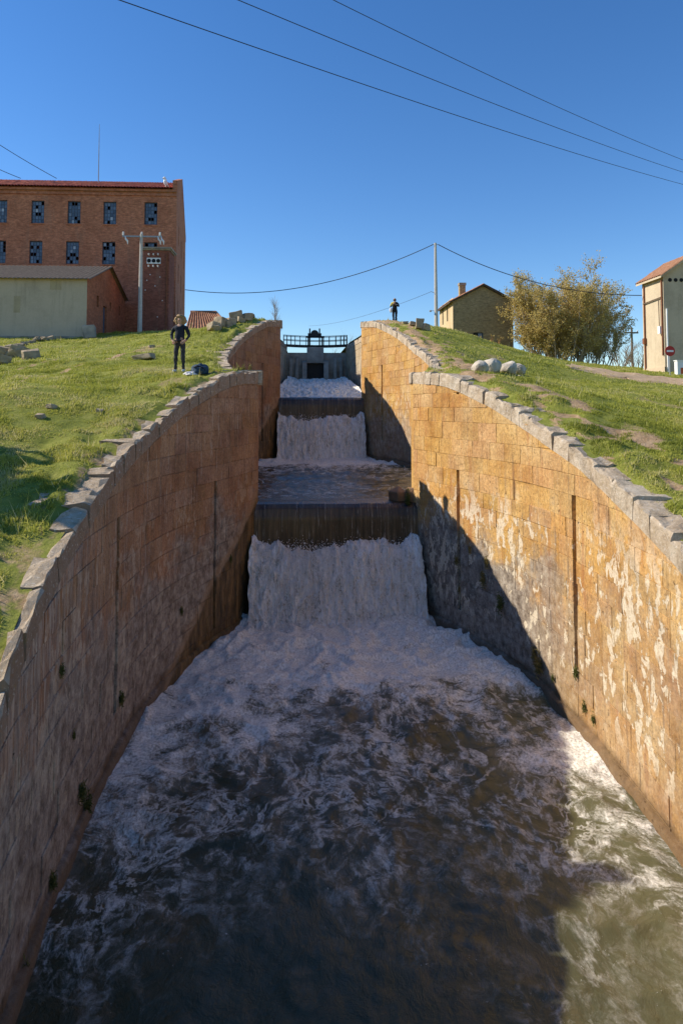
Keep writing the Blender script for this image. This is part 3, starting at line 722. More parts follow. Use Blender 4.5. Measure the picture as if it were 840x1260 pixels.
def waterfall(yc, zc, zw, w_, zs, drop_n, label_):
    """crest lip, dark thin curtain down to zs, then a boiling white slope to the pool"""
    root = empty('waterfall', (0, yc, zw)); root['kind'] = 'structure'; root.location = (0, 0, 0)
    us = np.linspace(-w_, w_, 150)
    prof = [(yc + 0.9, zc + 0.02), (yc + 0.3, zc), (yc + 0.05, zc - 0.03), (yc - 0.12, zc - 0.14), (yc - 0.18, zc - 0.4), (yc - 0.22, zs), (yc - 0.25, zs - 0.5)]
    pp = np.array(prof); tt = np.linspace(0, len(pp) - 1, 40); py_ = np.interp(tt, range(len(pp)), pp[:, 0]); pz = np.interp(tt, range(len(pp)), pp[:, 1])
    X = np.repeat(us[:, None], 40, 1); Yb = np.repeat(py_[None], 150, 0); Zb = np.repeat(pz[None], 150, 0)
    a = sst(8, 20, tt)[None]; Yb = Yb - a * 0.10 * fbm(X * 5, Zb * 0.7, 4, 3) - a * 0.05 * fbm(X * 13, Zb * 1.2, 3, 6)
    Zb = Zb + (1 - a) * 0.03 * fbm(X * 2, Yb * 3, 3, 4)
    npmesh('curtain', np.stack([X, Yb, Zb], -1).reshape(-1, 3), gridq(150, 40), M['curtain'], root, True)
    # froth: jets leaping over an uneven upper edge
    nu, nv = 330, 150
    us = np.linspace(-w_ - 0.06, w_ + 0.06, nu); vs = np.linspace(0, 1, nv)
    X = np.repeat(us[:, None], nv, 1); Vv = np.repeat(vs[None], nu, 0)
    top = zs + (fbm(X * 2.2, X * 0 + 1.3, 4, 31) - .5) * 0.75 + 0.30 * sst(w_ * .75, w_, np.abs(X)); tot = top - zw
    prof2 = np.array([(0, .30, 1.0), (.05, .12, 1.03), (.13, -.16, 1.0), (.25, -.42, .90), (.45, -.72, .66), (.7, -1.02, .30), (.88, -1.3, .06), (1, -1.75, -.08)])
    Yb = yc - 0.30 + np.interp(Vv, prof2[:, 0], prof2[:, 1]); Zb = zw + tot * np.interp(Vv, prof2[:, 0], prof2[:, 2])
    am = np.interp(Vv, [0, .1, .5, .9, 1], [.12, .3, .36, .30, .1])
    r = (1 - np.abs(fbm(X * 2.3, Zb * 1.2, 5, 41, .6) - .5) * 3)
    nz = (fbm(X * 2.6, Zb * 0.6, 5, 44, .58) - .5) * 0.85 + (fbm(X * 8, Zb * 0.55, 4, 46, .6) - .5) * 0.6 + (fbm(X * 10, Zb * 4.5, 5, 48, .7) - .5) * 0.55 + np.clip(r, 0, 1) ** 3 * 0.3
    Yb = Yb - am * nz; Zb = Zb + am * (fbm(X * 6, Vv * 9, 4, 52, .6) - .5) * 0.9; X = X + (fbm(X * 5, Vv * 9, 3, 57) - .5) * 0.12
    npmesh('froth', np.stack([X, Yb, Zb], -1).reshape(-1, 3), gridq(nu, nv), M['froth'], root, True)
    # flying drops and clots
    n = drop_n; x = rng.uniform(-w_, w_, n); v = 0.10 + 0.9 * rng.beta(1.1, 1.3, n)
    y = yc - 0.30 + np.interp(v, prof2[:, 0], prof2[:, 1]) - rng.gamma(1.6, 0.10, n); z = zw + (zs - zw) * np.interp(v, prof2[:, 0], prof2[:, 2]) + rng.normal(0.02, 0.12, n)
    z = np.maximum(z, zw + 0.03); rad = rng.gamma(1.6, 0.0036, n) + 0.003
    O = np.array([(1,0,0),(-1,0,0),(0,1,0),(0,-1,0),(0,0,1),(0,0,-1)], float) * np.array([1, 1, 1.5])
    T = np.array([(0,2,4),(2,1,4),(1,3,4),(3,0,4),(2,0,5),(1,2,5),(3,1,5),(0,3,5)])
    V = np.stack([x, y, z], -1)[:, None] + O[None] * rad[:, None, None] * rng.uniform(.6, 1.3, (n, 6, 1))
    Q = (np.arange(n) * 6)[:, None, None] + T[None]
    tag(npmesh('spray', V.reshape(-1, 3), Q.reshape(-1, 3), M['spray'], root, True), kind='stuff')
M['spray'] = simple('spray_drops', (0.85, 0.81, 0.75), 0.3, 0.1, 9)
waterfall(21.65, 3.22, W1, 2.55, 1.95, 22000, '')
waterfall(41.0, 6.78, W2, 2.5, 5.55, 12000, '')

# top cascade: white water sliding down a slope below the sluice
def cascade():
    nu, nv = 120, 160
    us = np.linspace(-1, 1, nu); ys = np.linspace(43.6, 56.4, nv)
    Y = np.repeat(ys[None], nu, 0); hw = np.interp(Y, [43.5, 47, 52, 56.5], [3.15, 2.9, 2.4, 2.1]); X = us[:, None] * hw
    Z = np.interp(Y, [43.5, 45, 47.5, 51, 54, 56.5], [6.72, 6.86, 7.25, 7.9, 8.35, 8.5])
    a = 0.34 * sst(43.4, 45, Y)
    Z = Z + a * ((fbm(X * 2.2, Y * 1.0, 5, 91, .6) - .5) * 1.1 + (fbm(X * 7, Y * 3, 4, 95) - .5) * 0.5) + 0.25 * np.abs(us[:, None]) ** 6
    o = npmesh('waterfall', np.stack([X, Y, Z], -1).reshape(-1, 3), gridq(nu, nv), M['froth'], None, True); o['kind'] = 'structure'
cascade()

# weirs behind the curtains
for yc, zc, zw, w_, lab in ((21.65, 3.22, W1, 2.6, 'dark stone weir under the lower waterfall'), (41.0, 6.78, W2, 2.6, 'dark stone weir under the upper waterfall')):
    o = empty('weir', (0, yc, zw)); tag(o, lab, 'weir')
    z = zw - 0.6 - zw; hgt = zc - zw
    for k in range(5):
        z0 = -0.6 + (hgt + 0.5) * k / 5; z1 = -0.6 + (hgt + 0.5) * (k + 1) / 5
        q = -w_
        while q < w_ - 0.05:
            e = min(q + rnd.uniform(.7, 1.1), w_)
            if w_ - e < 0.3: e = w_
            MB().box(q + .006, e - .006, -0.06 + rnd.uniform(-.02, .02), 0.55, z0 + .005, z1 - .005, 0.008).build('block', M['dark_rock'], o); q = e

# ------------------------------------------------------------------ rocks
def rock(name, loc, size, seed, mat, label, cat='rock', group=None, rz=0.0, cuts=7, rough=0.22):
    r = random.Random(seed); b = bmesh.new()
    for sx_ in (-1, 1) if cuts > 5 else ():
        for sy_ in (-1, 1):
            for sz_ in (-1, 1): b.verts.new((sx_ * r.uniform(.28, .5), sy_ * r.uniform(.28, .5), sz_ * r.uniform(.28, .5)))
    for _ in range(max(1, 9 - cuts) if cuts > 5 else 30):
        d = Vector((r.gauss(0, 1), r.gauss(0, 1), r.gauss(0, 1))).normalized(); b.verts.new(d * r.uniform(.42, .53))
    h = bmesh.ops.convex_hull(b, input=b.verts[:]); bmesh.ops.delete(b, geom=[v for v in h['geom_interior'] if isinstance(v, bmesh.types.BMVert)], context='VERTS')
    bmesh.ops.bevel(b, geom=b.edges[:], offset=0.05, segments=2, affect='EDGES', profile=.5)
    bmesh.ops.triangulate(b, faces=b.faces[:]); bmesh.ops.subdivide_edges(b, edges=[e for e in b.edges if e.calc_length() > .22], cuts=1)
    bmesh.ops.triangulate(b, faces=b.faces[:])
    ox = r.uniform(0, 50)
    for v in b.verts:
        k = float(fbm(v.co.x * 5 + ox, v.co.y * 5 + v.co.z * 4, 3, seed)) - .5
        v.co *= 1 + rough * k
        v.co = Vector((v.co.x * size[0], v.co.y * size[1], v.co.z * size[2]))
    bmesh.ops.recalc_face_normals(b, faces=b.faces[:])
    me = bpy.data.meshes.new(name); b.to_mesh(me); b.free()
    o = link(name, me, mat); o.location = (loc[0], loc[1], loc[2] + size[2] * 0.28); o.rotation_euler = (r.uniform(-.25, .25), r.uniform(-.25, .25), rz)
    return tag(o, label, cat, group)
BW = [(0.62, .65, .50, 590, 457), (1.10, .85, .68, 603, 458), (0.72, .75, .62, 625, 459), (0.66, .75, .58, 637, 460)]
BWL = ['low pale boulder at the end of the row on the sunny grass slope', 'broad pointed pale boulder, largest of the row on the grass slope', 'split pale boulder leaning on a rounder one on the grass slope', 'rounded pale boulder closing the row on the grass slope']
for i, ((sx, sy, sz, px, py), lab) in enumerate(zip(BW, BWL)):
    p = hit(px, py); rock('boulder', (p[0], p[1], tz(p[0], p[1])), (sx, sy, sz), 100 + i, M['boulder'], lab, 'boulder', 'boulders on the grass slope', rnd.uniform(0, 3), 5)

# loose stones at the right end of the lower weir crest
rock('stone_block', (2.05, 22.2, 3.08), (0.55, 0.6, 0.75), 201, M['dark_rock'], 'brown squared stone standing on the lower weir crest', 'stone', None, 0.4, 6, .08)
rock('stone_block', (2.42, 22.0, 3.25), (0.36, 0.42, 0.62), 202, M['dark_rock'], 'narrow brown stone wedged between weir crest and wall', 'stone', None, 1.0, 6, .08)

# ------------------------------------------------------------------ building materials
def brick_mat(name, c1, c2, mortar, var=0.5, s=1.0):
    g = NT(name); p = g.pos(); x, y, z = g.sep(p)[0:3]
    v = g.comb(g.mt('ADD', x, y), z, 0.0)
    k = g.n('ShaderNodeTexBrick'); g.set(k.inputs['Vector'], v); k.inputs['Scale'].default_value = s
    k.inputs['Brick Width'].default_value = 0.26; k.inputs['Row Height'].default_value = 0.075; k.inputs['Mortar Size'].default_value = 0.008
    k.inputs['Color1'].default_value = (*c1, 1); k.inputs['Color2'].default_value = (*c2, 1); k.inputs['Mortar'].default_value = (*mortar, 1); k.inputs['Bias'].default_value = -0.1
    n = g.noise(p, 0.5, 8, 0.72)
    c = g.mix(g.ss(n, 0.38, 0.66, 0, var), k.outputs['Color'], tuple(a * 0.5 for a in c1))
    c = g.mix(1.0, c, g.ramp(g.noise(g.mapv(p, (1, 1, 2.2)), 3.2, 6, 0.8), [(0.32, (0.6, 0.6, 0.6)), (0.66, (1.4, 1.38, 1.35))]), 'MULTIPLY')
    n3 = g.noise(g.mapv(p, (1.2, 1.2, 0.2)), 1.2, 5, 0.6)
    c = g.mix(g.ss(n3, 0.55, 0.75, 0, 0.3), c, (0.30, 0.22, 0.16))
    g.bump(k.outputs['Fac'], -0.4, 0.02)
    return g.fin(c, 0.9, 0.2)
def plaster_mat(name, c, stain, s=0.6, amt=0.6):
    g = NT(name); p = g.pos()
    n = g.noise(p, s, 6, 0.68); n2 = g.noise(g.mapv(p, (2.5, 2.5, 0.25)), 1.0, 5, 0.65); n3 = g.noise(p, 9, 5, 0.7)
    k = g.mix(g.ss(n, 0.40, 0.68, 0, amt), c, stain); k = g.mix(g.ss(n2, 0.5, 0.75, 0, amt * 0.7), k, tuple(a * 0.6 for a in stain))
    k = g.mix(g.ss(n3, 0.4, 0.7, 0, 0.25), k, tuple(min(1, a * 1.25) for a in c))
    g.bump(n3, 0.5, 0.02); return g.fin(k, 0.92, 0.2)
def tile_mat(name, c1, c2, c3):
    g = NT(name); p = g.pos()
    c = g.ramp(g.noise(p, 4.5, 6, 0.75), [(0.28, c1), (0.5, c2), (0.75, c3)])
    c = g.mix(g.ss(g.voro(p, 3.2, 'F1', 1.0), 0.25, 0.6, 0, 0.4), c, c1); g.bump(g.noise(p, 10, 4), 0.4, 0.02)
    return g.fin(c, 0.9, 0.2)
M['mill_brick'] = brick_mat('mill_brick', (0.58, 0.205, 0.105), (0.42, 0.13, 0.068), (0.44, 0.27, 0.17))
M['tower_brick'] = brick_mat('tower_brick', (0.30, 0.10, 0.065), (0.24, 0.08, 0.055), (0.24, 0.14, 0.10), 0.4)
M['shed_brick'] = brick_mat('shed_brick', (0.48, 0.15, 0.07), (0.40, 0.12, 0.06), (0.33, 0.20, 0.13), 0.4)
M['adobe'] = brick_mat('adobe_brick', (0.42, 0.31, 0.16), (0.36, 0.26, 0.13), (0.30, 0.22, 0.12), 0.35)
M['house_plaster'] = plaster_mat('ochre_plaster', (0.58, 0.44, 0.26), (0.46, 0.33, 0.18))
M['cement'] = plaster_mat('grey_cement_render', (0.53, 0.42, 0.295), (0.39, 0.305, 0.21), 0.5, 0.6)
M['tower_plaster'] = plaster_mat('pale_tower_render', (0.55, 0.45, 0.31), (0.38, 0.30, 0.20), 0.5, 0.65)
M['red_tile'] = tile_mat('red_roof_tile', (0.30, 0.07, 0.035), (0.44, 0.11, 0.055), (0.52, 0.18, 0.09))
M['orange_tile'] = tile_mat('orange_roof_tile', (0.24, 0.11, 0.06), (0.38, 0.20, 0.115), (0.48, 0.29, 0.18))
M['old_tile'] = tile_mat('old_barrel_tile', (0.20, 0.085, 0.05), (0.42, 0.20, 0.11), (0.56, 0.38, 0.24))
M['fibre'] = tile_mat('fibre_cement_sheet', (0.17, 0.12, 0.08), (0.25, 0.185, 0.125), (0.33, 0.26, 0.18))
M['dark_roof'] = tile_mat('dark_eave', (0.06, 0.045, 0.035), (0.12, 0.085, 0.06), (0.2, 0.14, 0.09))
def glass_mat():
    g = NT('old_window_glass'); r = g.rand()
    c = g.ramp(g.mt('FRACT', g.mt('MULTIPLY', r, 9.1)), [(0.0, (0.06, 0.075, 0.10)), (0.7, (0.12, 0.15, 0.20)), (0.93, (0.18, 0.21, 0.26)), (1.0, (0.45, 0.47, 0.5))])  # bluish and pale panes: sky reflection and dust put into the base colour
    return g.fin(c, 0.12, 0.6)
M['glass'] = glass_mat()
M['frame'] = simple('window_frame_paint', (0.07, 0.09, 0.13), 0.7, 0.3)

def panel(mb, p0, ux, L, z0, z1, holes=(), depth=0.3):
    """wall sheet with real openings and reveals; outward normal is to the right of ux"""
    nx, ny = ux[1], -ux[0]
    P = lambda a, z, d=0.0: (p0[0] + ux[0] * a - nx * d, p0[1] + ux[1] * a - ny * d, z)
    xs = sorted({0, L, *[h[0] for h in holes], *[h[1] for h in holes]}); zs = sorted({z0, z1, *[h[2] for h in holes], *[h[3] for h in holes]})
    for a, b in zip(xs[:-1], xs[1:]):
        for c, d in zip(zs[:-1], zs[1:]):
            if any(h[0] - 1e-6 <= a and b <= h[1] + 1e-6 and h[2] - 1e-6 <= c and d <= h[3] + 1e-6 for h in holes): continue
            mb.add([P(a, c), P(b, c), P(b, d), P(a, d)], [(0, 1, 2, 3)])
    for (a, b, c, d) in holes:
        for q in ([P(a, c), P(a, c, depth), P(a, d, depth), P(a, d)], [P(b, c, depth), P(b, c), P(b, d), P(b, d, depth)],
                  [P(a, c), P(b, c), P(b, c, depth), P(a, c, depth)], [P(a, d, depth), P(b, d, depth), P(b, d), P(a, d)]):
            mb.add(q, [(3, 2, 1, 0)])
def window(root, p0, ux, hole, nx_, nz_, broken, rr, sill=None, name='window'):
    a, b, z0, z1 = hole; n = (ux[1], -ux[0])
    P = lambda q, z, d: (p0[0] + ux[0] * q - n[0] * d, p0[1] + ux[1] * q - n[1] * d, z)
    def bar(mb, q0, q1, c0, c1, d0, d1):
        v = [P(q0, c0, d0), P(q1, c0, d0), P(q1, c0, d1), P(q0, c0, d1), P(q0, c1, d0), P(q1, c1, d0), P(q1, c1, d1), P(q0, c1, d1)]
        mb.add(v, [(3,2,1,0),(4,5,6,7),(0,1,5,4),(1,2,6,5),(2,3,7,6),(3,0,4,7)])
    mb = MB(); fw = 0.06; fm = 0.018
    bar(mb, a + .002, a + fw, z0 + .002, z1 - .002, .12, .18); bar(mb, b - fw, b - .002, z0 + .002, z1 - .002, .12, .18)
    bar(mb, a + fw, b - fw, z0 + .002, z0 + fw, .12, .18); bar(mb, a + fw, b - fw, z1 - fw, z1 - .002, .12, .18)
    xs = np.linspace(a + fw, b - fw, nx_ + 1); zs = np.linspace(z0 + fw, z1 - fw, nz_ + 1)
    for q in xs[1:-1]: bar(mb, q - fm, q + fm, z0 + fw, z1 - fw, .13, .17)
    for q in zs[1:-1]: bar(mb, a + fw, b - fw, q - fm, q + fm, .135, .165)
    w_ = mb.build(name, M['frame'], root)
    for i in range(nx_):
        for j in range(nz_):
            if rr.random() < broken: continue
            t = rr.uniform(-.012, .012)
            v = [P(xs[i] + .02, zs[j] + .02, .15), P(xs[i+1] - .02, zs[j] + .02, .15 + t), P(xs[i+1] - .02, zs[j+1] - .02, .15 + t), P(xs[i] + .02, zs[j+1] - .02, .15)]
            pyd('pane', v, [(0, 1, 2, 3)], M['glass'], w_)
    if sill:
        mb = MB(); bar(mb, a - .08, b + .08, z0 - .09, z0 - .002, -.07, .12); mb.build('sill', sill, w_)
def ribbed(p00, p10, p01, p11, n, amp, mat, name, root, nv=2, thick=0.0):
    """roof plane of round ribs running from p00-p10 (eave) to p01-p11 (ridge)"""
    p00, p10, p01, p11 = map(np.array, (p00, p10, p01, p11)); k = n * 6 + 1
    u = np.linspace(0, 1, k)[:, None, None]; v = np.linspace(0, 1, nv)[None, :, None]
    P = (p00 * (1-u) + p10 * u) * (1-v) + (p01 * (1-u) + p11 * u) * v
    nn = np.cross(p10 - p00, p01 - p00); nn = nn / np.linalg.norm(nn); nn = nn if nn[2] > 0 else -nn
    P = P + nn * (amp * np.abs(np.sin(u * math.pi * n)))
    if nv > 2:
        P = P + nn * 0.03 * rng.uniform(-1, 1, (k, nv, 1)) * 0.5
    return npmesh(name, P.reshape(-1, 3), gridq(k, nv), mat, root, False)

# ------------------------------------------------------------------ brick mill
def mill():
    y0, y1 = 56.0, 74.0; zb = 11.6; ze = 24.15; zr = 27.55; yr = 65.0
    xr = gx(217, y0, 300); xl = xr - 31.0; xrb = gx(228, y1, 330)
    root = empty('brick_mill', (xl, y0, zb)); tag(root, 'large four-storey red brick mill with broken windows beside the grey shed', 'building')
    I = lambda x, y, z: (x - xl, y - y0, z - zb)
    W = xr - xl
    holes = []
    for row, (pa, pb) in enumerate([(247.5, 275.5), (297, 325)]):
        zt, zl = gz(100, pa, y0) - zb, gz(100, pb, y0) - zb
        for cx in ([0.5, 46.3, 91, 135, 185.5] if row == 0 else [0.2, 45, 90, 134.5, 186]):
            x = gx(cx, y0, 280) - xl; holes.append((x - 0.52, x + 0.52, zl, zt))
        for cx in (-45, -90, -135):
            x = gx(cx, y0, 280) - xl
            if x > 1: holes.append((x - 0.52, x + 0.52, zl, zt))
    mb = MB(); panel(mb, (0, 0), (1, 0), W, 0, ze - zb, holes, 0.35)
    d = Vector((xrb - xr, y1 - y0)); Ls = d.length; d.normalize()
    sh = []
    for k, f in enumerate((0.22, 0.5, 0.78)):
        for zz in (2.2, 5.4, 8.7): sh.append((Ls * f - .45, Ls * f + .45, zz, zz + 1.7))
    panel(mb, (W, 0), (d.x, d.y), Ls, 0, ze - zb, sh, 0.35)
    m_ = Vector((W, 0)) + d * (Ls * 0.5)
    for (px_, py_), (qx, qy), mid in (((W, 0), (W + d.x * Ls, d.y * Ls), m_),):
        mb.add([(px_, py_, ze - zb), (qx, qy, ze - zb), (mid[0], mid[1], zr - zb)], [(0, 1, 2)])
    panel(mb, (W + d.x * Ls, d.y * Ls), (-1, 0), W + d.x * Ls, 0, ze - zb); panel(mb, (0, y1 - y0), (0, -1), y1 - y0, 0, ze - zb)
    mb.add([(0, y1 - y0, ze - zb), (0, 0, ze - zb), (0, (y1 - y0) / 2, zr - zb)], [(0, 1, 2)])
    mb.build('wall', M['mill_brick'], root)
    rr = random.Random(3)
    for h in holes: window(root, (0, 0), (1, 0), h, 4, 6, rr.choice([.12, .2, .32]), rr, M['mill_brick'])
    for h in sh: window(root, (W, 0), (d.x, d.y), h, 4, 6, .4, rr)
    # cornice of projecting courses
    mb = MB(); mb.box(-.1, W - .02, -.10, -.004, ze - zb - .62, ze - zb - .45); mb.box(-.1, W - .02, -.18, -.004, ze - zb - .30, ze - zb - .12); mb.build('cornice', M['mill_brick'], root)
    e = ze - zb; r_ = zr - zb
    ribbed((0, -.4, e - .08), (W - .25, -.4, e - .08), (0, 9, r_), (m_[0] - .25, 9, r_), 124, .10, M['red_tile'], 'roof', root, 14)
    ribbed((0, 18.3, e - .08), (W + d.x * Ls - .25, 18.3, e - .08), (0, 9, r_), (m_[0] - .25, 9, r_), 124, .10, M['red_tile'], 'roof', root)
    # gable parapet
    t = 0.34; o3 = 0.42
    prof = [(0 - 0.1, e - .1), (0 - 0.1, e + o3 + .25), (Ls / 2, r_ + o3), (Ls + .1, e + o3), (Ls + .1, e - .1), (Ls / 2, r_ - .1)]
    V = []
    for off in (0.03, -t):
        for q, z in prof: V.append((W + d.x * q + d.y * off, d.y * q - d.x * off, z))
    fs = [(0,1,2,5), (5,2,3,4), (6,11,8,7), (11,10,9,8)] + [(i, (i+1) % 6 + 0, (i+1) % 6 + 6, i + 6) for i in range(6)]
    pyd('parapet', V, fs, M['mill_brick'], root)
    # roof mast
    mx = gx(121.5, 62, 215) - xl
    o = MB().tube([(0, 0, 0), (0, 0, 3.2), (0, 0, gz(121, 156, 62) - gz(121, 221, 62) + .8)], [.05, .04, .02], 6).lathe([(.12, -.05), (.12, .1), (.05, .2)], n=8).build('antenna_mast', M['zinc'])
    o.location = (mx + xl, 62, gz(121, 221, 62) - .55); tag(o, 'thin tall mast rising from the mill roof', 'mast')
    return xl, xr
mill_xl, mill_xr = mill()

# white bird figure on the roof end
def bird_figure():
    b = bmesh.new()
    def ell(c, r, rot=0):
        m = bmesh.ops.create_icosphere(b, subdivisions=2, radius=1.0)
        bmesh.ops.transform(b, matrix=Matrix.Translation(c) @ Matrix.Rotation(rot, 4, 'Y') @ Matrix.Diagonal((*r, 1)), verts=m['verts'])
    ell((0, 0, .42), (.17, .17, .33), -.35); ell((-.10, 0, .80), (.12, .11, .13)); ell((-.03, 0, .66), (.12, .12, .16))
    ell((-.22, 0, .78), (.09, .035, .035)); ell((.20, 0, .16), (.07, .14, .24), -.6)
    for s in (-1, 1): ell((.05, .14 * s, .40), (.08, .05, .28), -.4); ell((0, .07 * s, .07), (.035, .035, .12))
    me = bpy.data.meshes.new('bird_figure'); b.to_mesh(me); b.free(); me.shade_smooth()
    o = link('bird_figure', me, M['white_paint']); o.location = (gx(204, 56.9, 224), 56.9, gz(204, 231, 56.9)); o.rotation_euler = (0, 0, .3)
    tag(o, 'white bird figure perched at the end of the mill roof', 'figure')
bird_figure()

# ------------------------------------------------------------------ grey shed with brick gable side
def shed():
    y0, y1, yr = 46.0, 55.6, 50.9; xr = gx(107, y0, 380); xl = xr - 17; zb = 10.2; ze = gz(107, 343, y0); zr = gz(133, 329.5, yr)
    root = empty('shed', (xl, y0, zb)); tag(root, 'long grey rendered shed with red brick end wall in front of the mill', 'building')
    W = xr - xl; D = y1 - y0; e = ze - zb; r_ = zr - zb
    mb = MB(); panel(mb, (0, 0), (1, 0), W, 0, e); mb.build('front_wall', M['cement'], root); mb = MB(); panel(mb, (W, D), (-1, 0), W, 0, e); mb.build('back_wall', M['cement'], root)
    mb = MB()
    fz = lambda px, py, q: gz(px, py, y0 + q) - zb
    holes = [(2.15, 2.65, fz(122, 378, 2.4), fz(122, 364, 2.4)), (3.7, 4.6, 0.3, fz(129, 377, 4.1)), (5.3, 5.75, fz(135, 383, 5.5), fz(135, 372, 5.5)), (7.8, 8.25, fz(144, 388, 8.0), fz(144, 377, 8.0))]
    panel(mb, (W, 0), (0, 1), D, 0, e, holes, .3); mb.add([(W, 0, e), (W, D, e), (W, yr - y0, r_)], [(0, 1, 2)]); mb.build('end_wall', M['shed_brick'], root)
    mb = MB(); panel(mb, (0, D), (0, -1), D, 0, e); mb.add([(0, D, e), (0, 0, e), (0, yr - y0, r_)], [(0, 1, 2)]); mb.build('end_wall', M['shed_brick'], root)
    MB().box(W - .2, W - .14, 3.75, 4.55, .3, holes[1][3] - .02).build('door', M['frame'], root)
    ribbed((-.2, -.35, e - .10), (W + .28, -.35, e - .10), (-.2, yr - y0, r_ + .06), (W + .28, yr - y0, r_ + .06), 60, .07, M['fibre'], 'roof', root)
    ribbed((-.2, D + .1, e - .02), (W + .28, D + .1, e - .02), (-.2, yr - y0, r_ + .06), (W + .28, yr - y0, r_ + .06), 60, .07, M['fibre'], 'roof', root)
    MB().box(-.1, W - .02, -.09, -.004, 0, gz(50, 414, y0) - zb + .02).build('plinth', M['concrete'], root)
    M['cement_patch'] = plaster_mat('darker_cement_patch', (0.46, 0.36, 0.22), (0.35, 0.27, 0.165), 0.8, 0.6)
    MB().box(gx(62, y0, 350) - xl, gx(76, y0, 350) - xl, -.012, -.002, e - .75, e - .12).build('render_patch', M['cement_patch'], root)
    MB().box(gx(18, y0, 350) - xl, gx(26, y0, 350) - xl, -.010, -.002, e - 2.3, e - 1.2).build('render_patch', M['cement_patch'], root)
shed()

# ------------------------------------------------------------------ brick transformer tower and its pole
def brick_tower():
    y0 = 52.0; xl, xr = gx(176.5, y0, 360), gx(208, y0, 360); zb = 11.0; zt = gz(190, 306.5, y0)
    root = empty('transformer_tower', (xl, y0, zb)); tag(root, 'narrow dark red brick transformer tower in front of the mill', 'tower')
    W = xr - xl; D = 1.9; h = zt - zb
    vz = gz(190, 324, y0) - zb; vz1 = gz(190, 318, y0) - zb; a, b = gx(181, y0, 320) - xl, gx(198, y0, 320) - xl
    mb = MB(); panel(mb, (0, 0), (1, 0), W, 0, h); panel(mb, (W, 0), (0, 1), D, 0, h); panel(mb, (W, D), (-1, 0), W, 0, h); panel(mb, (0, D), (0, -1), D, 0, h); mb.build('wall', M['tower_brick'], root)
    MB().box(-.22, W + .16, -.2, D + .2, h, h + .13).box(-.12, W + .08, -.1, D + .1, h - .1, h - .002).build('roof_slab', M['concrete'], root)
    MB().box(-.03, W + .03, -.05, -.004, 0.2, gz(190, 402, y0) - zb).build('plinth', M['tower_brick'], root)
    pl = MB().box(a, b, -.06, -.004, vz - .04, vz1 + .04).build('vent_plate', M['white_paint'], root)
    for k in range(3):
        cx = a + (b - a) * (k + .5) / 3
        MB().lathe([(.15, 0), (.15, .012)], (cx, -.062, (vz + vz1) / 2), 14, 'y').build('vent_hole', M['black'], pl)
        for zz, dx in ((gz(190, 314.5, y0) - zb, 0), (gz(190, 329, y0) - zb, .0)):
            MB().tube([(cx, 0, zz), (cx, -.22, zz + .05)], .018, 5).lathe([(.03, 0), (.075, .04), (.04, .08), (.075, .12), (.03, .16)], (cx, -.22, zz - .02), 8).build('insulator', M['porcelain'], root)
    for (px, py) in [(185, 338), (197, 341), (191, 352), (179, 357), (200, 370), (194, 390), (181, 345)]:
        MB().box(gx(px, y0, py) - xl - .04, gx(px, y0, py) - xl + .04, -.03, -.003, gz(px, py, y0) - zb - .03, gz(px, py, y0) - zb + .04).build('patch', M['porcelain'], root)
    MB().tube([(W - .18, -.05, 0), (W - .18, -.05, h - .4)], .05, 6).build('pipe', M['rust'], root)
brick_tower()
def mast_pole():
    y = 50.2; x = gx(172.3, y, 380); zb = tz(x, y) - .3; zt = gz(173, 288, y)
    root = empty('power_pole', (x, y, zb)); tag(root, 'concrete power pole with a crossarm of insulators in front of the brick tower', 'pole')
    h = zt - zb
    MB().tube([(0, 0, 0), (.03, 0, h)], [.17, .10], 8).build('post', M['pole_conc'], root)
    xa, xb = gx(151, y, 290) - x, gx(199, y, 290) - x; za = gz(172, 291, y) - zb
    MB().box(xa, xb, -.06, .06, za - .05, za + .05).build('crossarm', M['zinc'], root)
    for q in (xa + .05, .05, xb - .12):
        MB().lathe([(.03, 0), (.10, .05), (.05, .10), (.10, .15), (.05, .2), (.08, .26), (.02, .3)], (q, -.0, za + .05), 8).build('insulator', M['porcelain'], root)
    for q, s in ((xa + .2, 1), (xb - .25, 1), (xb - .02, 1)):
        MB().tube([(q, -.05, za), (q + .05, -.05, za - .22), (q + .18 * s, -.05, za - .35), (q + .2 * s, -.05, za - .6)], [.03, .07, .07, .02], 6).build('insulator_string', M['porcelain'], root)
    MB().tube([(.17, 0, .2), (.13, 0, h - 2.5)], .025, 5).build('cable_duct', M['zinc'], root)
mast_pole()

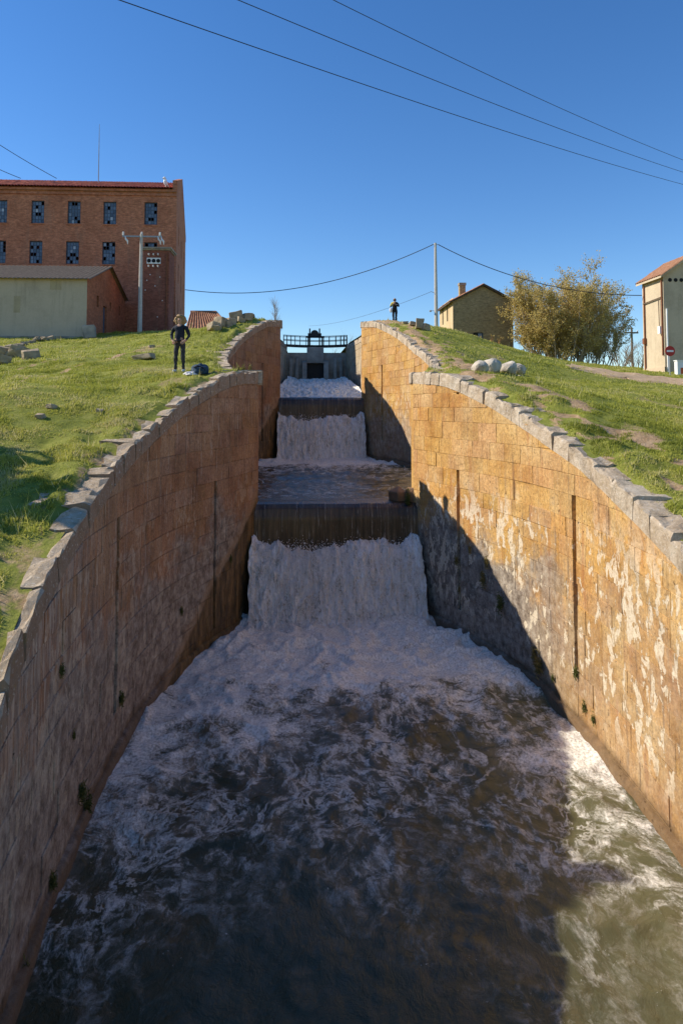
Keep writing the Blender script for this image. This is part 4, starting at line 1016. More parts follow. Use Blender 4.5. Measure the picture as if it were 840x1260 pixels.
# ------------------------------------------------------------------ low tiled outbuilding behind the bank
def outbuilding():
    y0 = 47.4; xl = gx(229.5, y0, 400); xr = gx(280, y0, 400); zb = 10.6; ze = gz(250, 404, y0); yr = y0 + 1.9; zr = gz(250, 384.5, yr)
    root = empty('outbuilding', (xl, y0, zb)); tag(root, 'low outbuilding under an old barrel tile roof beside the mill', 'building')
    W = xr - xl; e = ze - zb; r_ = zr - zb; D = 3.8; h2 = D / 2
    mb = MB(); panel(mb, (0, 0), (1, 0), W, 0, e); panel(mb, (W, 0), (0, 1), D, 0, e); panel(mb, (0, D), (0, -1), D, 0, e); panel(mb, (W, D), (-1, 0), W, 0, e); mb.add([(0, D, e), (0, 0, e), (0, h2, r_)], [(0, 1, 2)]); mb.build('wall', M['house_plaster'], root)
    hip = W - 1.05
    ribbed((-.05, -.3, e - .14), (W + .25, -.3, e - .14), (-.05, h2, r_), (hip, h2, r_), 15, .11, M['old_tile'], 'roof', root, 10)
    ribbed((-.05, D + .3, e - .14), (W + .25, D + .3, e - .14), (-.05, h2, r_), (hip, h2, r_), 15, .11, M['old_tile'], 'roof', root, 4)
    ribbed((W + .25, -.3, e - .14), (W + .25, D + .3, e - .14), (hip, h2, r_), (hip + .01, h2, r_), 13, .08, M['old_tile'], 'roof', root, 4)
    mb = MB(); mb.tube([(-.05, h2, r_ + .04), (hip, h2, r_ + .04), (W + .25, -.3, e - .08)], .10, 6); mb.build('ridge_tiles', M['old_tile'], root)
outbuilding()

# ------------------------------------------------------------------ adobe house on the right
def house():
    y0, y1 = 66.0, 72.6; xl = gx(557, y0, 400); xr = gx(631, y0, 400); zb = 10.8; ze = gz(557, 371, y0); zr = gz(593, 352, y0)
    root = empty('adobe_house', (xl, y0, zb)); tag(root, 'two-storey ochre adobe house with a gable and chimney behind the grass ridge', 'house')
    W = xr - xl; D = y1 - y0; e = ze - zb; r_ = zr - zb
    wz = lambda py: gz(588, py, y0) - zb
    hole = (gx(582, y0, 415) - xl, gx(594, y0, 415) - xl, wz(425), wz(409))
    mb = MB(); panel(mb, (0, 0), (1, 0), W, 0, e, [hole], .3); mb.add([(0, 0, e), (W, 0, e), (W / 2, 0, r_)], [(0, 1, 2)])
    panel(mb, (W, 0), (0, 1), D, 0, e); panel(mb, (W, D), (-1, 0), W, 0, e); mb.add([(W, D, e), (0, D, e), (W / 2, D, r_)], [(0, 1, 2)])
    mb.build('gable_wall', M['adobe'], root)
    lz = lambda py: gz(548, py, y0 + 3) - zb
    lh = [(D - 2.6 - .28, D - 2.6 + .28, lz(396), lz(374)), (D - 4.9 - .28, D - 4.9 + .28, lz(397), lz(372))]
    lh = [(a, b, c, d) for a, b, c, d in lh]
    mb = MB(); panel(mb, (0, D), (0, -1), D, 0, e, lh, .25); mb.build('side_wall', M['house_plaster'], root)
    rr = random.Random(8)
    for h in lh: window(root, (0, D), (0, -1), h, 2, 5, .2, rr)
    window(root, (0, 0), (1, 0), hole, 2, 2, .6, rr, M['concrete'])
    th = .14
    for s in (-1, 1):
        xe = W / 2 + s * (W / 2 + .38); zz = e - .38 * (r_ - e) / (W / 2)
        V = [(W/2, -.35, r_ + .02), (xe, -.35, zz + .02), (xe, D + .35, zz + .02), (W/2, D + .35, r_ + .02)]
        V += [(a, b, c + th) for a, b, c in V]
        pyd('roof', V, [(0,1,2,3),(7,6,5,4),(0,4,5,1),(1,5,6,2),(2,6,7,3),(3,7,4,0)], M['dark_roof'], root)
        ribbed((xe, -.4, zz + th + .03), (xe, D + .4, zz + th + .03), (W/2, -.4, r_ + th + .03), (W/2, D + .4, r_ + th + .03), 30, .07, M['old_tile'], 'roof_tiles', root, 8)
    cx = gx(568, y0 + 2.5, 355) - xl; ch = MB().box(cx - .3, cx + .3, 2.2, 2.8, e + .3, gz(568, 351.5, y0 + 2.5) - zb).build('chimney', M['adobe'], root)
    MB().box(cx - .36, cx + .36, 2.14, 2.86, gz(568, 351.5, y0 + 2.5) - zb, gz(568, 348.5, y0 + 2.5) - zb).build('chimney_cap', M['concrete'], ch)
    MB().box(-.06, W + .06, -.07, -.004, 0, gz(610, 428.5, y0) - zb).build('plinth', M['concrete'], root)
house()

# ------------------------------------------------------------------ pale rendered transformer tower on the right
def pale_tower():
    y0, y1 = 43.3, 46.1; xl = gx(816.5, y0, 400); W = 3.6; zb = 7.6; ze = gz(816, 339, y0); r_ = ze - zb + 1.25
    root = empty('rendered_tower', (xl, y0, zb)); tag(root, 'pale rendered tower with a tiled gable and rusty pipes beside the dirt road', 'tower')
    D = y1 - y0; e = ze - zb
    mb = MB(); panel(mb, (0, 0), (1, 0), W, 0, e); panel(mb, (W, 0), (0, 1), D, 0, e); panel(mb, (W, D), (-1, 0), W, 0, e); panel(mb, (0, D), (0, -1), D, 0, e)
    mb.add([(0, 0, e), (W, 0, e), (W/2, 0, r_)], [(0, 1, 2)]); mb.add([(W, D, e), (0, D, e), (W/2, D, r_)], [(0, 1, 2)]); mb.build('wall', M['tower_plaster'], root)
    for s in (-1, 1):
        xe = W / 2 + s * (W / 2 + .3); zz = e - .3 * (r_ - e) / (W / 2)
        V = [(W/2, -.3, r_ + .02), (xe, -.3, zz + .02), (xe, D + .3, zz + .02), (W/2, D + .3, r_ + .02)]; V += [(a, b, c + .12) for a, b, c in V]
        pyd('eave_slab', V, [(0,1,2,3),(7,6,5,4),(0,4,5,1),(1,5,6,2),(2,6,7,3),(3,7,4,0)], M['tower_plaster'], root)
        ribbed((xe, -.34, zz + .15), (xe, D + .34, zz + .15), (W/2, -.34, r_ + .15), (W/2, D + .34, r_ + .15), 15, .09, M['orange_tile'], 'roof_tiles', root, 9)
    vz = gz(828, 344.5, y0) - zb
    for px in (823.5, 830.5, 837.5): MB().lathe([(.13, 0), (.13, .015)], (gx(px, y0, 345) - xl, -.003, vz), 14, 'y').build('vent_hole', M['black'], root)
    MB().tube([(-.06, D - .35, .5), (-.06, D - .35, e - .3)], .06, 6).build('pipe', M['rust'], root)
    MB().tube([(-.06, .12, 2.0), (-.06, .12, e - .25)], .06, 6).build('pipe', M['rust'], root)
    MB().tube([(.16, -.07, .3), (.16, -.07, gz(820, 380, y0) - zb)], .055, 6).build('pipe', M['white_paint'], root)
    zc_ = gz(800, 372, 45) - zb
    MB().tube([(-.1, D - .3, zc_), (-.1, .15, zc_ + .1)], .045, 5).tube([(-.1, .45, zc_), (-.1, .42, zc_ - 2.2)], .03, 5).build('conduit', M['wood'], root)
    MB().box(-.2, -.01, .2, .48, zc_ - 2.3, zc_ - 1.8).build('junction_box', M['white_paint'], root)
    MB().box(-.2, -.01, D - .5, D - .25, zc_ - 2.8, zc_ - 2.4).build('junction_box', M['rust'], root)
    MB().box(-.05, W + .05, -.07, -.004, 0, tz(xl, y0) - zb + .35).box(-.07, -.004, -.07, D, 0, tz(xl, y0) - zb + .35).build('plinth', M['cement'], root)
pale_tower()
def sign():
    p = hit(823.5, 459, 20, 60); y = 40.5; x = gx(823.5, y, 432); zb = tz(x, y); zc = gz(823.5, 432, y)
    root = empty('road_sign', (x, y, zb - .2)); tag(root, 'round red no-entry sign on a thin post by the pale tower', 'sign')
    h = zc - zb + .2
    MB().tube([(0, .05, 0), (0, .05, h + .2)], .03, 6).build('post', M['zinc'], root)
    d = MB().lathe([(.315, 0), (.315, .02), (.30, .025)], (0, 0, h), 28, 'y').build('disc', M['sign_red'], root)
    MB().box(-.21, .21, -.032, -.026, h - .055, h + .055).build('white_bar', M['white_paint'], d)
sign()
def cabinet():
    y = 41.6; x = gx(836, y, 445); zb = tz(x, y); zt = gz(836, 444, y)
    root = empty('meter_cabinet', (x, y, zb)); tag(root, 'white cabinet with an orange panel at the foot of the pale tower', 'cabinet')
    MB().box(-.18, .5, 0, .35, -.2, zt - zb).box(-.22, .54, -.04, .39, zt - zb, zt - zb + .05).build('body', M['white_paint'], root)
    MB().box(.03, .46, -.02, -.004, .1, .48).build('panel', simple('orange_panel', (0.55, 0.12, 0.04), .6), root)
cabinet()

# ------------------------------------------------------------------ poles and cables
def round_pole():
    y = 52.0; x = gx(536.5, y, 400); zb = tz(x, y); zt = gz(535, 299, y)
    root = empty('power_pole', (x, y, zb - .3)); tag(root, 'tall pale concrete pole beside the adobe house', 'pole'); h = zt - zb + .3
    MB().tube([(0, 0, 0), (-.03, 0, h)], [.16, .095], 10).build('post', M['pole_conc'], root)
    MB().tube([(-.05, 0, h - .12), (-.3, 0, h - .12)], .02, 5).tube([(-.03, 0, h - .12), (.22, 0, h - .12)], .02, 5).build('hook', M['zinc'], root)
    MB().tube([(-.1, 0, h - 3.9), (-.45, 0, h - 3.8)], .02, 5).lathe([(.04, 0), (.09, .04), (.09, .12), (.03, .16)], (-.45, 0, h - 5.4), 8).tube([(-.1, 0, h - 5.3), (-.45, 0, h - 5.3)], .02, 5).build('bracket', M['zinc'], root)
    return x, y, zt
px_, py_, pz_ = round_pole()
def far_pole():
    y = 95.0; x = gx(777, y, 430); zb = 8.6; zt = gz(777, 403, y)
    root = empty('power_pole', (x, y, zb - .3)); tag(root, 'dark wooden pole with a crossbar standing beyond the bushy tree', 'pole'); h = zt - zb + .3
    MB().tube([(0, 0, 0), (0, 0, h)], [.19, .14], 8).build('post', M['wood'], root)
    MB().box(-.95, .95, -.08, .08, h - .85, h - .65).build('crossarm', M['wood'], root)
    for q in (-.85, 0, .85): MB().lathe([(.04, 0), (.1, .08), (.1, .2), (.03, .3)], (q, 0, h - .65), 7).build('insulator', M['porcelain'], root)
far_pole()
def cable(a, b, sag, rad, label, group=None, n=28):
    a, b = np.array(a, float), np.array(b, float); pts = []
    for i in range(n + 1):
        t = i / n; p = a * (1 - t) + b * t; p[2] -= 4 * sag * t * (1 - t); pts.append(tuple(p))
    o = MB().tube(pts, rad, 5).build('cable', M['cable']); return tag(o, label, 'cable', group)
cable(aty(228, 356.5, 58.5), (px_ - .2, py_, pz_ - .12), 1.55, .03, 'cable strung from the mill corner to the tall pale pole')
cable((px_ + .2, py_, pz_ - .12), aty(789, 363.5, 46.0), 1.0, .03, 'cable strung from the tall pale pole to the rendered tower')
cable((px_ - .45, py_, pz_ - 3.85), aty(380, 401, 105), .6, .014, 'thin cable running back from the tall pale pole behind the photographer')
cable(aty(70, 219.5, 66), aty(-90, 116, 60), .3, .03, 'upper cable sloping down to the mill roof')
cable(aty(26, 219.5, 66), aty(-60, 178, 60), .15, .03, 'lower cable sloping down to the mill roof')
vdir = ray(1150, 330); vdir /= np.linalg.norm(vdir)
for (xa, ya, yb), lab in zip([(147, 0, 227), (293, 0, 212), (410, 0, 197)], ('lowest', 'middle', 'topmost')):
    far = aty(840, yb, 67.0); near = aty(xa, ya, {147: 27.0, 293: 32.0, 410: 37.5}[xa])
    near[2] += .616; far[2] += .474; d = far - near; cable(near - d * 0.35, far + d * 0.25, 0.9, .022, lab + ' of the three overhead power lines crossing the sky', 'overhead power lines', 50)

# ------------------------------------------------------------------ top sluice: wall, hoist and footbridge
def sluice():
    y = 57.0; root = empty('sluice_gate', (0, y, 7.0)); tag(root, 'concrete sluice with an iron hoist at the head of the top cascade', 'sluice')
    Z = lambda py: gz(388, py, y) - 7.0; X = lambda px: gx(px, y, 440)
    zt = Z(434); oa, ob = X(377), X(399); zo = Z(447)
    mb = MB(); panel(mb, (-2.7, 0), (1, 0), 5.4, 0, zt, [(oa + 2.7, ob + 2.7, 0.0, zo)], .5); mb.add([(-2.7, 0, zt), (2.7, 0, zt), (2.7, .8, zt), (-2.7, .8, zt)], [(0, 1, 2, 3)])
    mb.add([(2.7, .8, 0), (-2.7, .8, 0), (-2.7, .8, zt), (2.7, .8, zt)], [(0, 1, 2, 3)]); mb.build('wall', M['concrete'], root)
    MB().box(oa + .01, ob - .01, .3, .42, .1, zo - .01).build('gate_leaf', M['iron'], root)
    for s, (pa, pb) in ((-1, (372, 377.5)), (1, (398, 404))):
        a, b = X(pa), X(pb)
        mb = MB(); V = [(a, -1.6, 0), (b, -1.6, 0), (b, -.003, 0), (a, -.003, 0), (a, -.3, zo + .1), (b, -.3, zo + .1), (b, -.003, zo + .25), (a, -.003, zo + .25)]
        mb.add(V, [(3,2,1,0),(4,5,6,7),(0,1,5,4),(1,2,6,5),(2,3,7,6),(3,0,4,7)]); mb.build('buttress', M['concrete'], root)
    for q in (X(358), X(365.5), X(412), X(419)):
        MB().add([(q-.16,-.9,0),(q+.16,-.9,0),(q+.16,-.003,0),(q-.16,-.003,0),(q-.10,-.12,zt-.5),(q+.10,-.12,zt-.5),(q+.10,-.003,zt-.4),(q-.10,-.003,zt-.4)], [(3,2,1,0),(4,5,6,7),(0,1,5,4),(1,2,6,5),(2,3,7,6),(3,0,4,7)]).build('buttress', M['concrete'], root)
    MB().box(X(377.5), X(398), -.25, .6, zo + .02, Z(425.5)).build('pier', M['concrete'], root)
    # hoist
    a, b = X(378), X(397.5); zd = Z(424.5)
    hb = MB()
    for q in (a + .08, b - .08): hb.box(q - .06, q + .06, .05, .2, zd, Z(414))
    hb.box(a - .1, b + .1, .0, .25, Z(415.5), Z(413.5)); hb.build('hoist_frame', M['iron'], root)
    for q in (X(381), X(393)): MB().tube([(q, .12, zd), (q, .12, Z(404))], .06, 6).box(q - .16, q + .16, 0, .25, Z(413.5), Z(410)).build('lifting_screw', M['iron'], root)
    MB().lathe([(.34, 0), (.34, .06), (.2, .06)], (X(387), .0, Z(411)), 14, 'y').box(X(383), X(391), .02, .22, Z(414), Z(411)).build('gearbox', M['iron'], root)
def footbridge():
    y = 57.2; a, b = gx(348.5, y, 420), gx(427, y, 420); zd = gz(388, 424.3, y)
    root = empty('footbridge', (0, y, zd)); tag(root, 'narrow iron footbridge with railings above the top sluice', 'bridge')
    us = np.linspace(0, 1, 13); arc = lambda t: -.10 + .10 * (2 * t - 1) ** 2 * 1.0
    V = []
    for t in us:
        x = a - .15 + (b - a + .3) * t; z = arc(t) + .04
        V += [(x, -.45, z - .16), (x, .45, z - .16), (x, .45, z), (x, -.45, z)]
    pyd('deck', V, [(4*i+k, 4*i+(k+1) % 4, 4*i+4+(k+1) % 4, 4*i+4+k) for i in range(12) for k in range(4)] + [(3,2,1,0), (48,49,50,51)], M['iron'], root)
    for s in (-.42, .42):
        for hh in (0.42, 0.78): MB().tube([(a + (b - a) * t, s, arc(t) + hh) for t in us], .028, 5).build('rail', M['iron'], root)
        for px in (349, 353, 358, 363, 369, 376.5, 398, 405, 413, 419, 423, 426.5):
            t = (gx(px, y, 420) - a) / (b - a); MB().tube([(a + (b - a) * t, s, arc(t)), (a + (b - a) * t, s, arc(t) + .80)], .028, 5).build('railing_post', M['iron'], root)
sluice(); footbridge()

# ------------------------------------------------------------------ loose rocks and rubble
def place(px, py, size, seed, mat, label, cat, group, cuts=7):
    p = hit(px, py); return rock('rubble_stone' if 'rubble' in label else 'rock', (p[0], p[1], tz(p[0], p[1])), size, seed, mat, label, cat, group, rnd.uniform(0, 3), cuts)
for i, (px, py, sz) in enumerate([(6, 439, (1.3, 1.0, .75)), (23, 440, (1.25, 1.0, .8)), (39, 441, (.75, .8, .62)), (3, 448, (.8, .6, .45)), (14, 432, (.8, .7, .5))]):
    place(px, py, sz, 300 + i, M['tan_rock'], 'grey-tan boulder in the pile on the grass below the grey shed', 'boulder', 'boulder pile below the shed')
for i in range(26):
    t = i / 25; px = 22 + 76 * t + rnd.uniform(-3, 3); py = 428 - 17 * t ** .7 + rnd.uniform(-2, 2); q = rnd.uniform(.2, .55)
    place(px, py, (q * 1.4, q, q * .6), 320 + i, M['tan_rock'], 'small rubble stone along the edge of the grass by the grey shed', 'stone', 'rubble line by the shed')
for i, (px, py, sz) in enumerate([(263, 406, (.7, .7, .55)), (273, 402, (.95, .8, .65)), (284, 399, (.6, .6, .5)), (291, 396, (1.0, .8, .7)), (299, 394, (.5, .5, .4)), (304, 392, (.65, .6, .55)), (280, 403, (.65, .55, .5)), (296, 396, (.6, .6, .35)), (267, 406, (.5, .5, .4)), (310, 391, (.4, .4, .3))]):
    place(px, py, sz, 400 + i, M['tan_rock'], 'squared tan rubble block heaped on the bank behind the shaded upper chamber', 'stone', 'rubble heap on the left bank', 10)
for i, (px, py, sz) in enumerate([(516, 403.5, (.62, .55, .72)), (523, 405.5, (.5, .5, .45)), (507, 400.5, (.45, .4, .25)), (498, 398.5, (.4, .35, .22))]):
    place(px, py, sz, 430 + i, M['tan_rock'], 'weathered block on the ridge beside the tall pale pole', 'stone', 'blocks by the pale pole', 10)
for i, (px, py, sz) in enumerate([(178, 442, (1.1, .7, .28)), (64, 502, (.26, .22, .13)), (50, 514, (.24, .2, .12)), (122, 507, (.18, .15, .1)), (186, 427, (.35, .25, .14))]):
    place(px, py, sz, 450 + i, M['tan_rock'], 'low stone lying half sunk in the grass of the left bank' if i else 'flat pale slab lying in the grass behind the walker', 'stone', 'stones in the grass' if i else None)
p = hit(110, 413, 20, 60); rock('stone_block', (gx(110.5, 45.4, 405), 45.4, tz(gx(110.5, 45.4, 405), 45.4)), (.95, .7, 1.15), 470, M['concrete'], 'grey squared stone standing against the corner of the shed', 'stone', None, .2, 9, .06)

# ------------------------------------------------------------------ wall plants
def onwall(px, py, s, half, y0, y1):
    d = ray(px, py); t = np.linspace(5, 60, 8000); P = CAM[None] + d[None] * t[:, None]; e = s * P[:, 0] - half(P[:, 1]); ok = (P[:, 1] > y0) & (P[:, 1] < y1)
    k = np.where((e[:-1] < 0) & (e[1:] >= 0) & ok[:-1])[0]
    return P[k[0]] if len(k) else None
def leaf_mat(name, c1, c2, c3, tr=0.3):
    g = NT(name); r = g.attr('tone'); c = g.ramp(r, [(0, c1), (.5, c2), (1, c3)]); g.fin(c, .7, .2)
    t = g.n('ShaderNodeBsdfTranslucent'); g.set(t.inputs[0], c); mx = g.n('ShaderNodeMixShader'); mx.inputs[0].default_value = tr
    g.t.links.new(g.b.outputs[0], mx.inputs[1]); g.t.links.new(t.outputs[0], mx.inputs[2]); g.t.links.new(mx.outputs[0], g.out.inputs[0]); return g.m
M['weed'] = leaf_mat('weed_green', (0.045, 0.060, 0.014), (0.10, 0.12, 0.03), (0.20, 0.18, 0.06))
M['dryweed'] = leaf_mat('dry_weed', (0.12, 0.10, 0.03), (0.22, 0.18, 0.06), (0.34, 0.27, 0.11))
def leaves(name, C, Nrm, size, mat, parent, jitter=0.5, aspect=1.9):
    """many small leaf faces (two triangles folded on the midrib)"""
    n = len(C); d = rng.normal(0, 1, (n, 3)); d /= np.linalg.norm(d, axis=1)[:, None]; d = d * jitter + Nrm; d /= np.linalg.norm(d, axis=1)[:, None]
    u = np.cross(d, rng.normal(0, 1, (n, 3))); u /= np.linalg.norm(u, axis=1)[:, None] + 1e-9
    sz = (size * rng.uniform(.55, 1.35, n))[:, None]
    V = np.stack([C - d * sz * aspect * .5, C + u * sz * .5, C + d * sz * aspect * .5, C - u * sz * .5], 1)
    Q = np.arange(n * 4).reshape(-1, 4)
    tone = np.clip(rng.normal(.5, .22, n) , 0, 1)
    o = npmesh(name, V.reshape(-1, 3), Q, mat, parent, False, {'tone': np.repeat(tone, 4)}); return o
def wall_plant(p, nrm, r, mat, label, group, n=260, droop=0.0):
    nrm = np.array(nrm)
    k = rng.normal(0, 1, (n, 3)); k /= np.linalg.norm(k, axis=1)[:, None]; k = k * rng.uniform(.3, 1, n)[:, None] ** .5
    C = k * np.array([.35, .7, 1.3]) * r * (0.25 + 1.1 * rng.random((n, 1)) ** 2) + nrm * r * .35 + np.array([0, 0, -droop * r])
    C = C[(C @ nrm) > -0.02]
    o = leaves('wall_plant', C, np.tile(nrm * .5 + np.array([0, 0, -.25]), (len(C), 1)), r * .10, mat, None, .8, 6.0); o.location = tuple(p)
    tag(o, label, 'plant', group)
for (px, py, r, dry) in [(600, 692, .16, 1), (596, 712, .19, 1), (618, 744, .21, 0), (579, 676, .12, 1), (659, 805, .16, 1), (665, 820, .22, 1), (681, 834, .09, 0), (710, 828, .13, 0), (720, 870, .11, 0), (731, 885, .09, 0), (563, 690, .14, 1), (566, 725, .1, 1)]:
    p = onwall(px, py, 1, half1, 4, 21.6)
    if p is not None: wall_plant(p, (-.95, -.2, .1), r, M['dryweed' if dry else 'weed'], 'olive weed tuft growing from a joint of the sunlit lower chamber wall', 'weeds on the sunlit wall')
for (px, py, r) in [(147, 860, .13), (74, 825, .09), (98, 975, .14), (104, 992, .16), (222, 752, .10), (283, 688, .09), (90, 905, .06), (62, 1085, .12), (26, 1205, .15)]:
    p = onwall(px, py, -1, half1, 4, 21.6)
    if p is not None: wall_plant(p, (.95, -.2, .1), r, M['weed'], 'dark green weed clump growing from the shaded lower chamber wall', 'weeds on the shaded wall', 320)
wall_plant((2.32, 21.75, 3.25), (-.6, -.6, .3), .24, M['weed'], 'green moss clump beside the stones on the lower weir crest', None, 420)
for i, (x, y) in enumerate([(-2.75, 21.95), (-2.95, 22.05), (-3.15, 22.1)]):
    wall_plant((x, y, float(zcop(21.8)) + .02), (0, 0, 1), .17, M['dryweed'], 'dry grass tuft on top of the shaded pier near the blue bag', 'dry tufts on the pier')

# ------------------------------------------------------------------ trees
M['bark'] = simple('grey_brown_bark', (0.24, 0.185, 0.125), .9, .3, 5)
M['bark_pale'] = simple('pale_bark', (0.36, 0.30, 0.22), .9, .25, 5)
M['bud'] = leaf_mat('ochre_spring_leaves', (0.34, 0.25, 0.07), (0.55, 0.43, 0.14), (0.67, 0.55, 0.24), .4)
M['green_leaf'] = leaf_mat('green_leaves', (0.02, 0.035, 0.01), (0.05, 0.075, 0.018), (0.09, 0.11, 0.03), .25)
def grow(name, label, loc, stems, height, spread, n1, n2, leaf_n, leaf_s, bark, leaf, seed, r0=.09, cat='tree', group=None, l1=.30, l2=.12, up=.55, start=.22, base=.35):
    rr = np.random.default_rng(seed); root = empty(name, loc); tag(root, label, cat, group)
    tr = MB(); br = MB(); L = []
    def path(p, d, ln, k, wob, lift):
        pts = [np.array(p, float)]; d = np.array(d, float)
        for i in range(k):
            d = d + rr.normal(0, wob, 3) + np.array([0, 0, lift]); d /= np.linalg.norm(d); pts.append(pts[-1] + d * ln / k)
        return pts
    for s in range(stems):
        az = 2 * math.pi * (s + rr.uniform(-.3, .3)) / stems; tilt = spread * math.sqrt(rr.uniform(0.02, 1)) if stems > 1 else 0.03
        d = np.array([math.cos(az) * math.sin(tilt), math.sin(az) * math.sin(tilt), math.cos(tilt)])
        hh = height * rr.uniform(.82, 1.0) * (1 - .22 * tilt / max(spread, .01) if stems > 1 else 1)
        b0 = np.array([math.cos(az), math.sin(az), 0]) * (base * rr.uniform(.2, 1.4) if stems > 1 else 0)
        P = path(b0 + np.array([0, 0, -.2]), d, hh, 9, .05, .012)
        rad = [r0 * rr.uniform(.8, 1.2) * (1 - .9 * i / 9) + .008 for i in range(10)]
        tr.tube([tuple(q) for q in P], rad, 6)
        for j in range(n1):
            t = start + (1 - start) * (j + rr.uniform(0, 1)) / n1; k = min(int(t * 9), 8); f = t * 9 - k; p = P[k] * (1 - f) + P[k+1] * f
            dd = P[k+1] - P[k]; dd /= np.linalg.norm(dd); a2 = rr.normal(0, 1, 3); a2 -= dd * (a2 @ dd); a2 /= np.linalg.norm(a2)
            ang = rr.uniform(.45, .95); d1 = dd * math.cos(ang) + a2 * math.sin(ang)
            ln = height * l1 * rr.uniform(.6, 1.2) * (1.15 - .75 * t); Q = path(p, d1, ln, 5, .10, up * .12)
            r1 = .028 * (1.2 - t) + .010; br.tube([tuple(q) for q in Q], [r1 * (1 - .75 * i / 5) for i in range(6)], 4, False)
            for m in range(n2):
                t2 = .2 + .8 * (m + rr.uniform(0, 1)) / n2; k2 = min(int(t2 * 5), 4); p2 = Q[k2] + (Q[k2+1] - Q[k2]) * (t2 * 5 - k2)
                d2 = (Q[k2+1] - Q[k2]); d2 /= np.linalg.norm(d2); a3 = rr.normal(0, 1, 3); d2 = d2 * .8 + a3 / np.linalg.norm(a3) * .7 + np.array([0, 0, .25]); d2 /= np.linalg.norm(d2)
                T = path(p2, d2, height * l2 * rr.uniform(.6, 1.2), 3, .12, .05); br.tube([tuple(q) for q in T], [.009, .007, .005, .003], 3, False)
                if leaf_n:
                    q = rr.uniform(0, 3, leaf_n); kk = np.minimum(q.astype(int), 2); TT = np.array(T)
                    L.append(TT[kk] + (TT[kk+1] - TT[kk]) * (q - kk)[:, None] + rr.normal(0, height * .012, (leaf_n, 3)))
    tr.build('trunk', bark, root, True); br.build('branches', bark, root)
    if L:
        C = np.concatenate(L); leaves('crown', C, np.tile(np.array([0, 0, .3]), (len(C), 1)), leaf_s, leaf, root, 1.0, 1.5)
    return root
def gp(px, y, py=440): x = gx(px, y, py); return (x, y, tz(x, y) - .1)
grow('bushy_tree', 'wide many-stemmed tree in ochre spring leaf behind the grass ridge', gp(686, 63), 34, 9.3, .60, 15, 8, 20, .095, M['bark_pale'], M['bud'], 21, .06, l1=.25, start=.07, base=1.7)
grow('bushy_tree', 'smaller thin-leaved tree standing beside the wide ochre tree', gp(728, 64), 16, 7.0, .52, 13, 7, 14, .095, M['bark_pale'], M['bud'], 22, .05, start=.08, base=1.3)
grow('bare_shrub', 'bare grey shrub between the ochre trees and the wooden pole', gp(762, 70), 9, 4.6, .5, 9, 4, 0, .1, M['bark'], None, 23, .04, 'shrub')
grow('bare_shrub', 'bare grey shrub just behind the wooden pole by the pale tower', gp(784, 74), 8, 4.0, .55, 9, 4, 0, .1, M['bark'], None, 24, .04, 'shrub')
grow('dry_vine', 'dry leafless bush under the adobe house window', gp(600, 64.6, 425), 9, 2.1, 1.0, 8, 4, 3, .08, M['rust'], M['bud'], 25, .025, 'shrub')
grow('poplar', 'slim bare poplar rising behind the left pier of the top lock', (gx(332, 92, 380), 92, 9.0), 1, gz(332, 354, 92) - 9.0, .05, 90, 7, 0, .1, M['bark'], None, 26, .16, l1=.15, l2=.07, up=1.6, start=.12)
grow('bare_tree', 'small bare tree far behind the footbridge railing', (gx(399, 120, 410), 120, 9.0), 3, gz(399, 408, 120) - 9.0, .25, 9, 4, 0, .1, M['bark'], None, 27, .08)
grow('bare_tree', 'bare twiggy tree behind the sunlit upper chamber wall', (gx(443, 100, 410), 100, 9.0), 3, gz(443, 394, 100) - 9.0, .25, 9, 4, 0, .1, M['bark'], None, 28, .08)
sx, sy = -13.8, 13.0
grow('bushy_tree', 'dense green tree on the left bank that shades the grass', (sx, sy, tz(sx, sy) - .1), 14, 5.5, .75, 12, 6, 26, .20, M['bark'], M['green_leaf'], 29, .12, l1=.36)

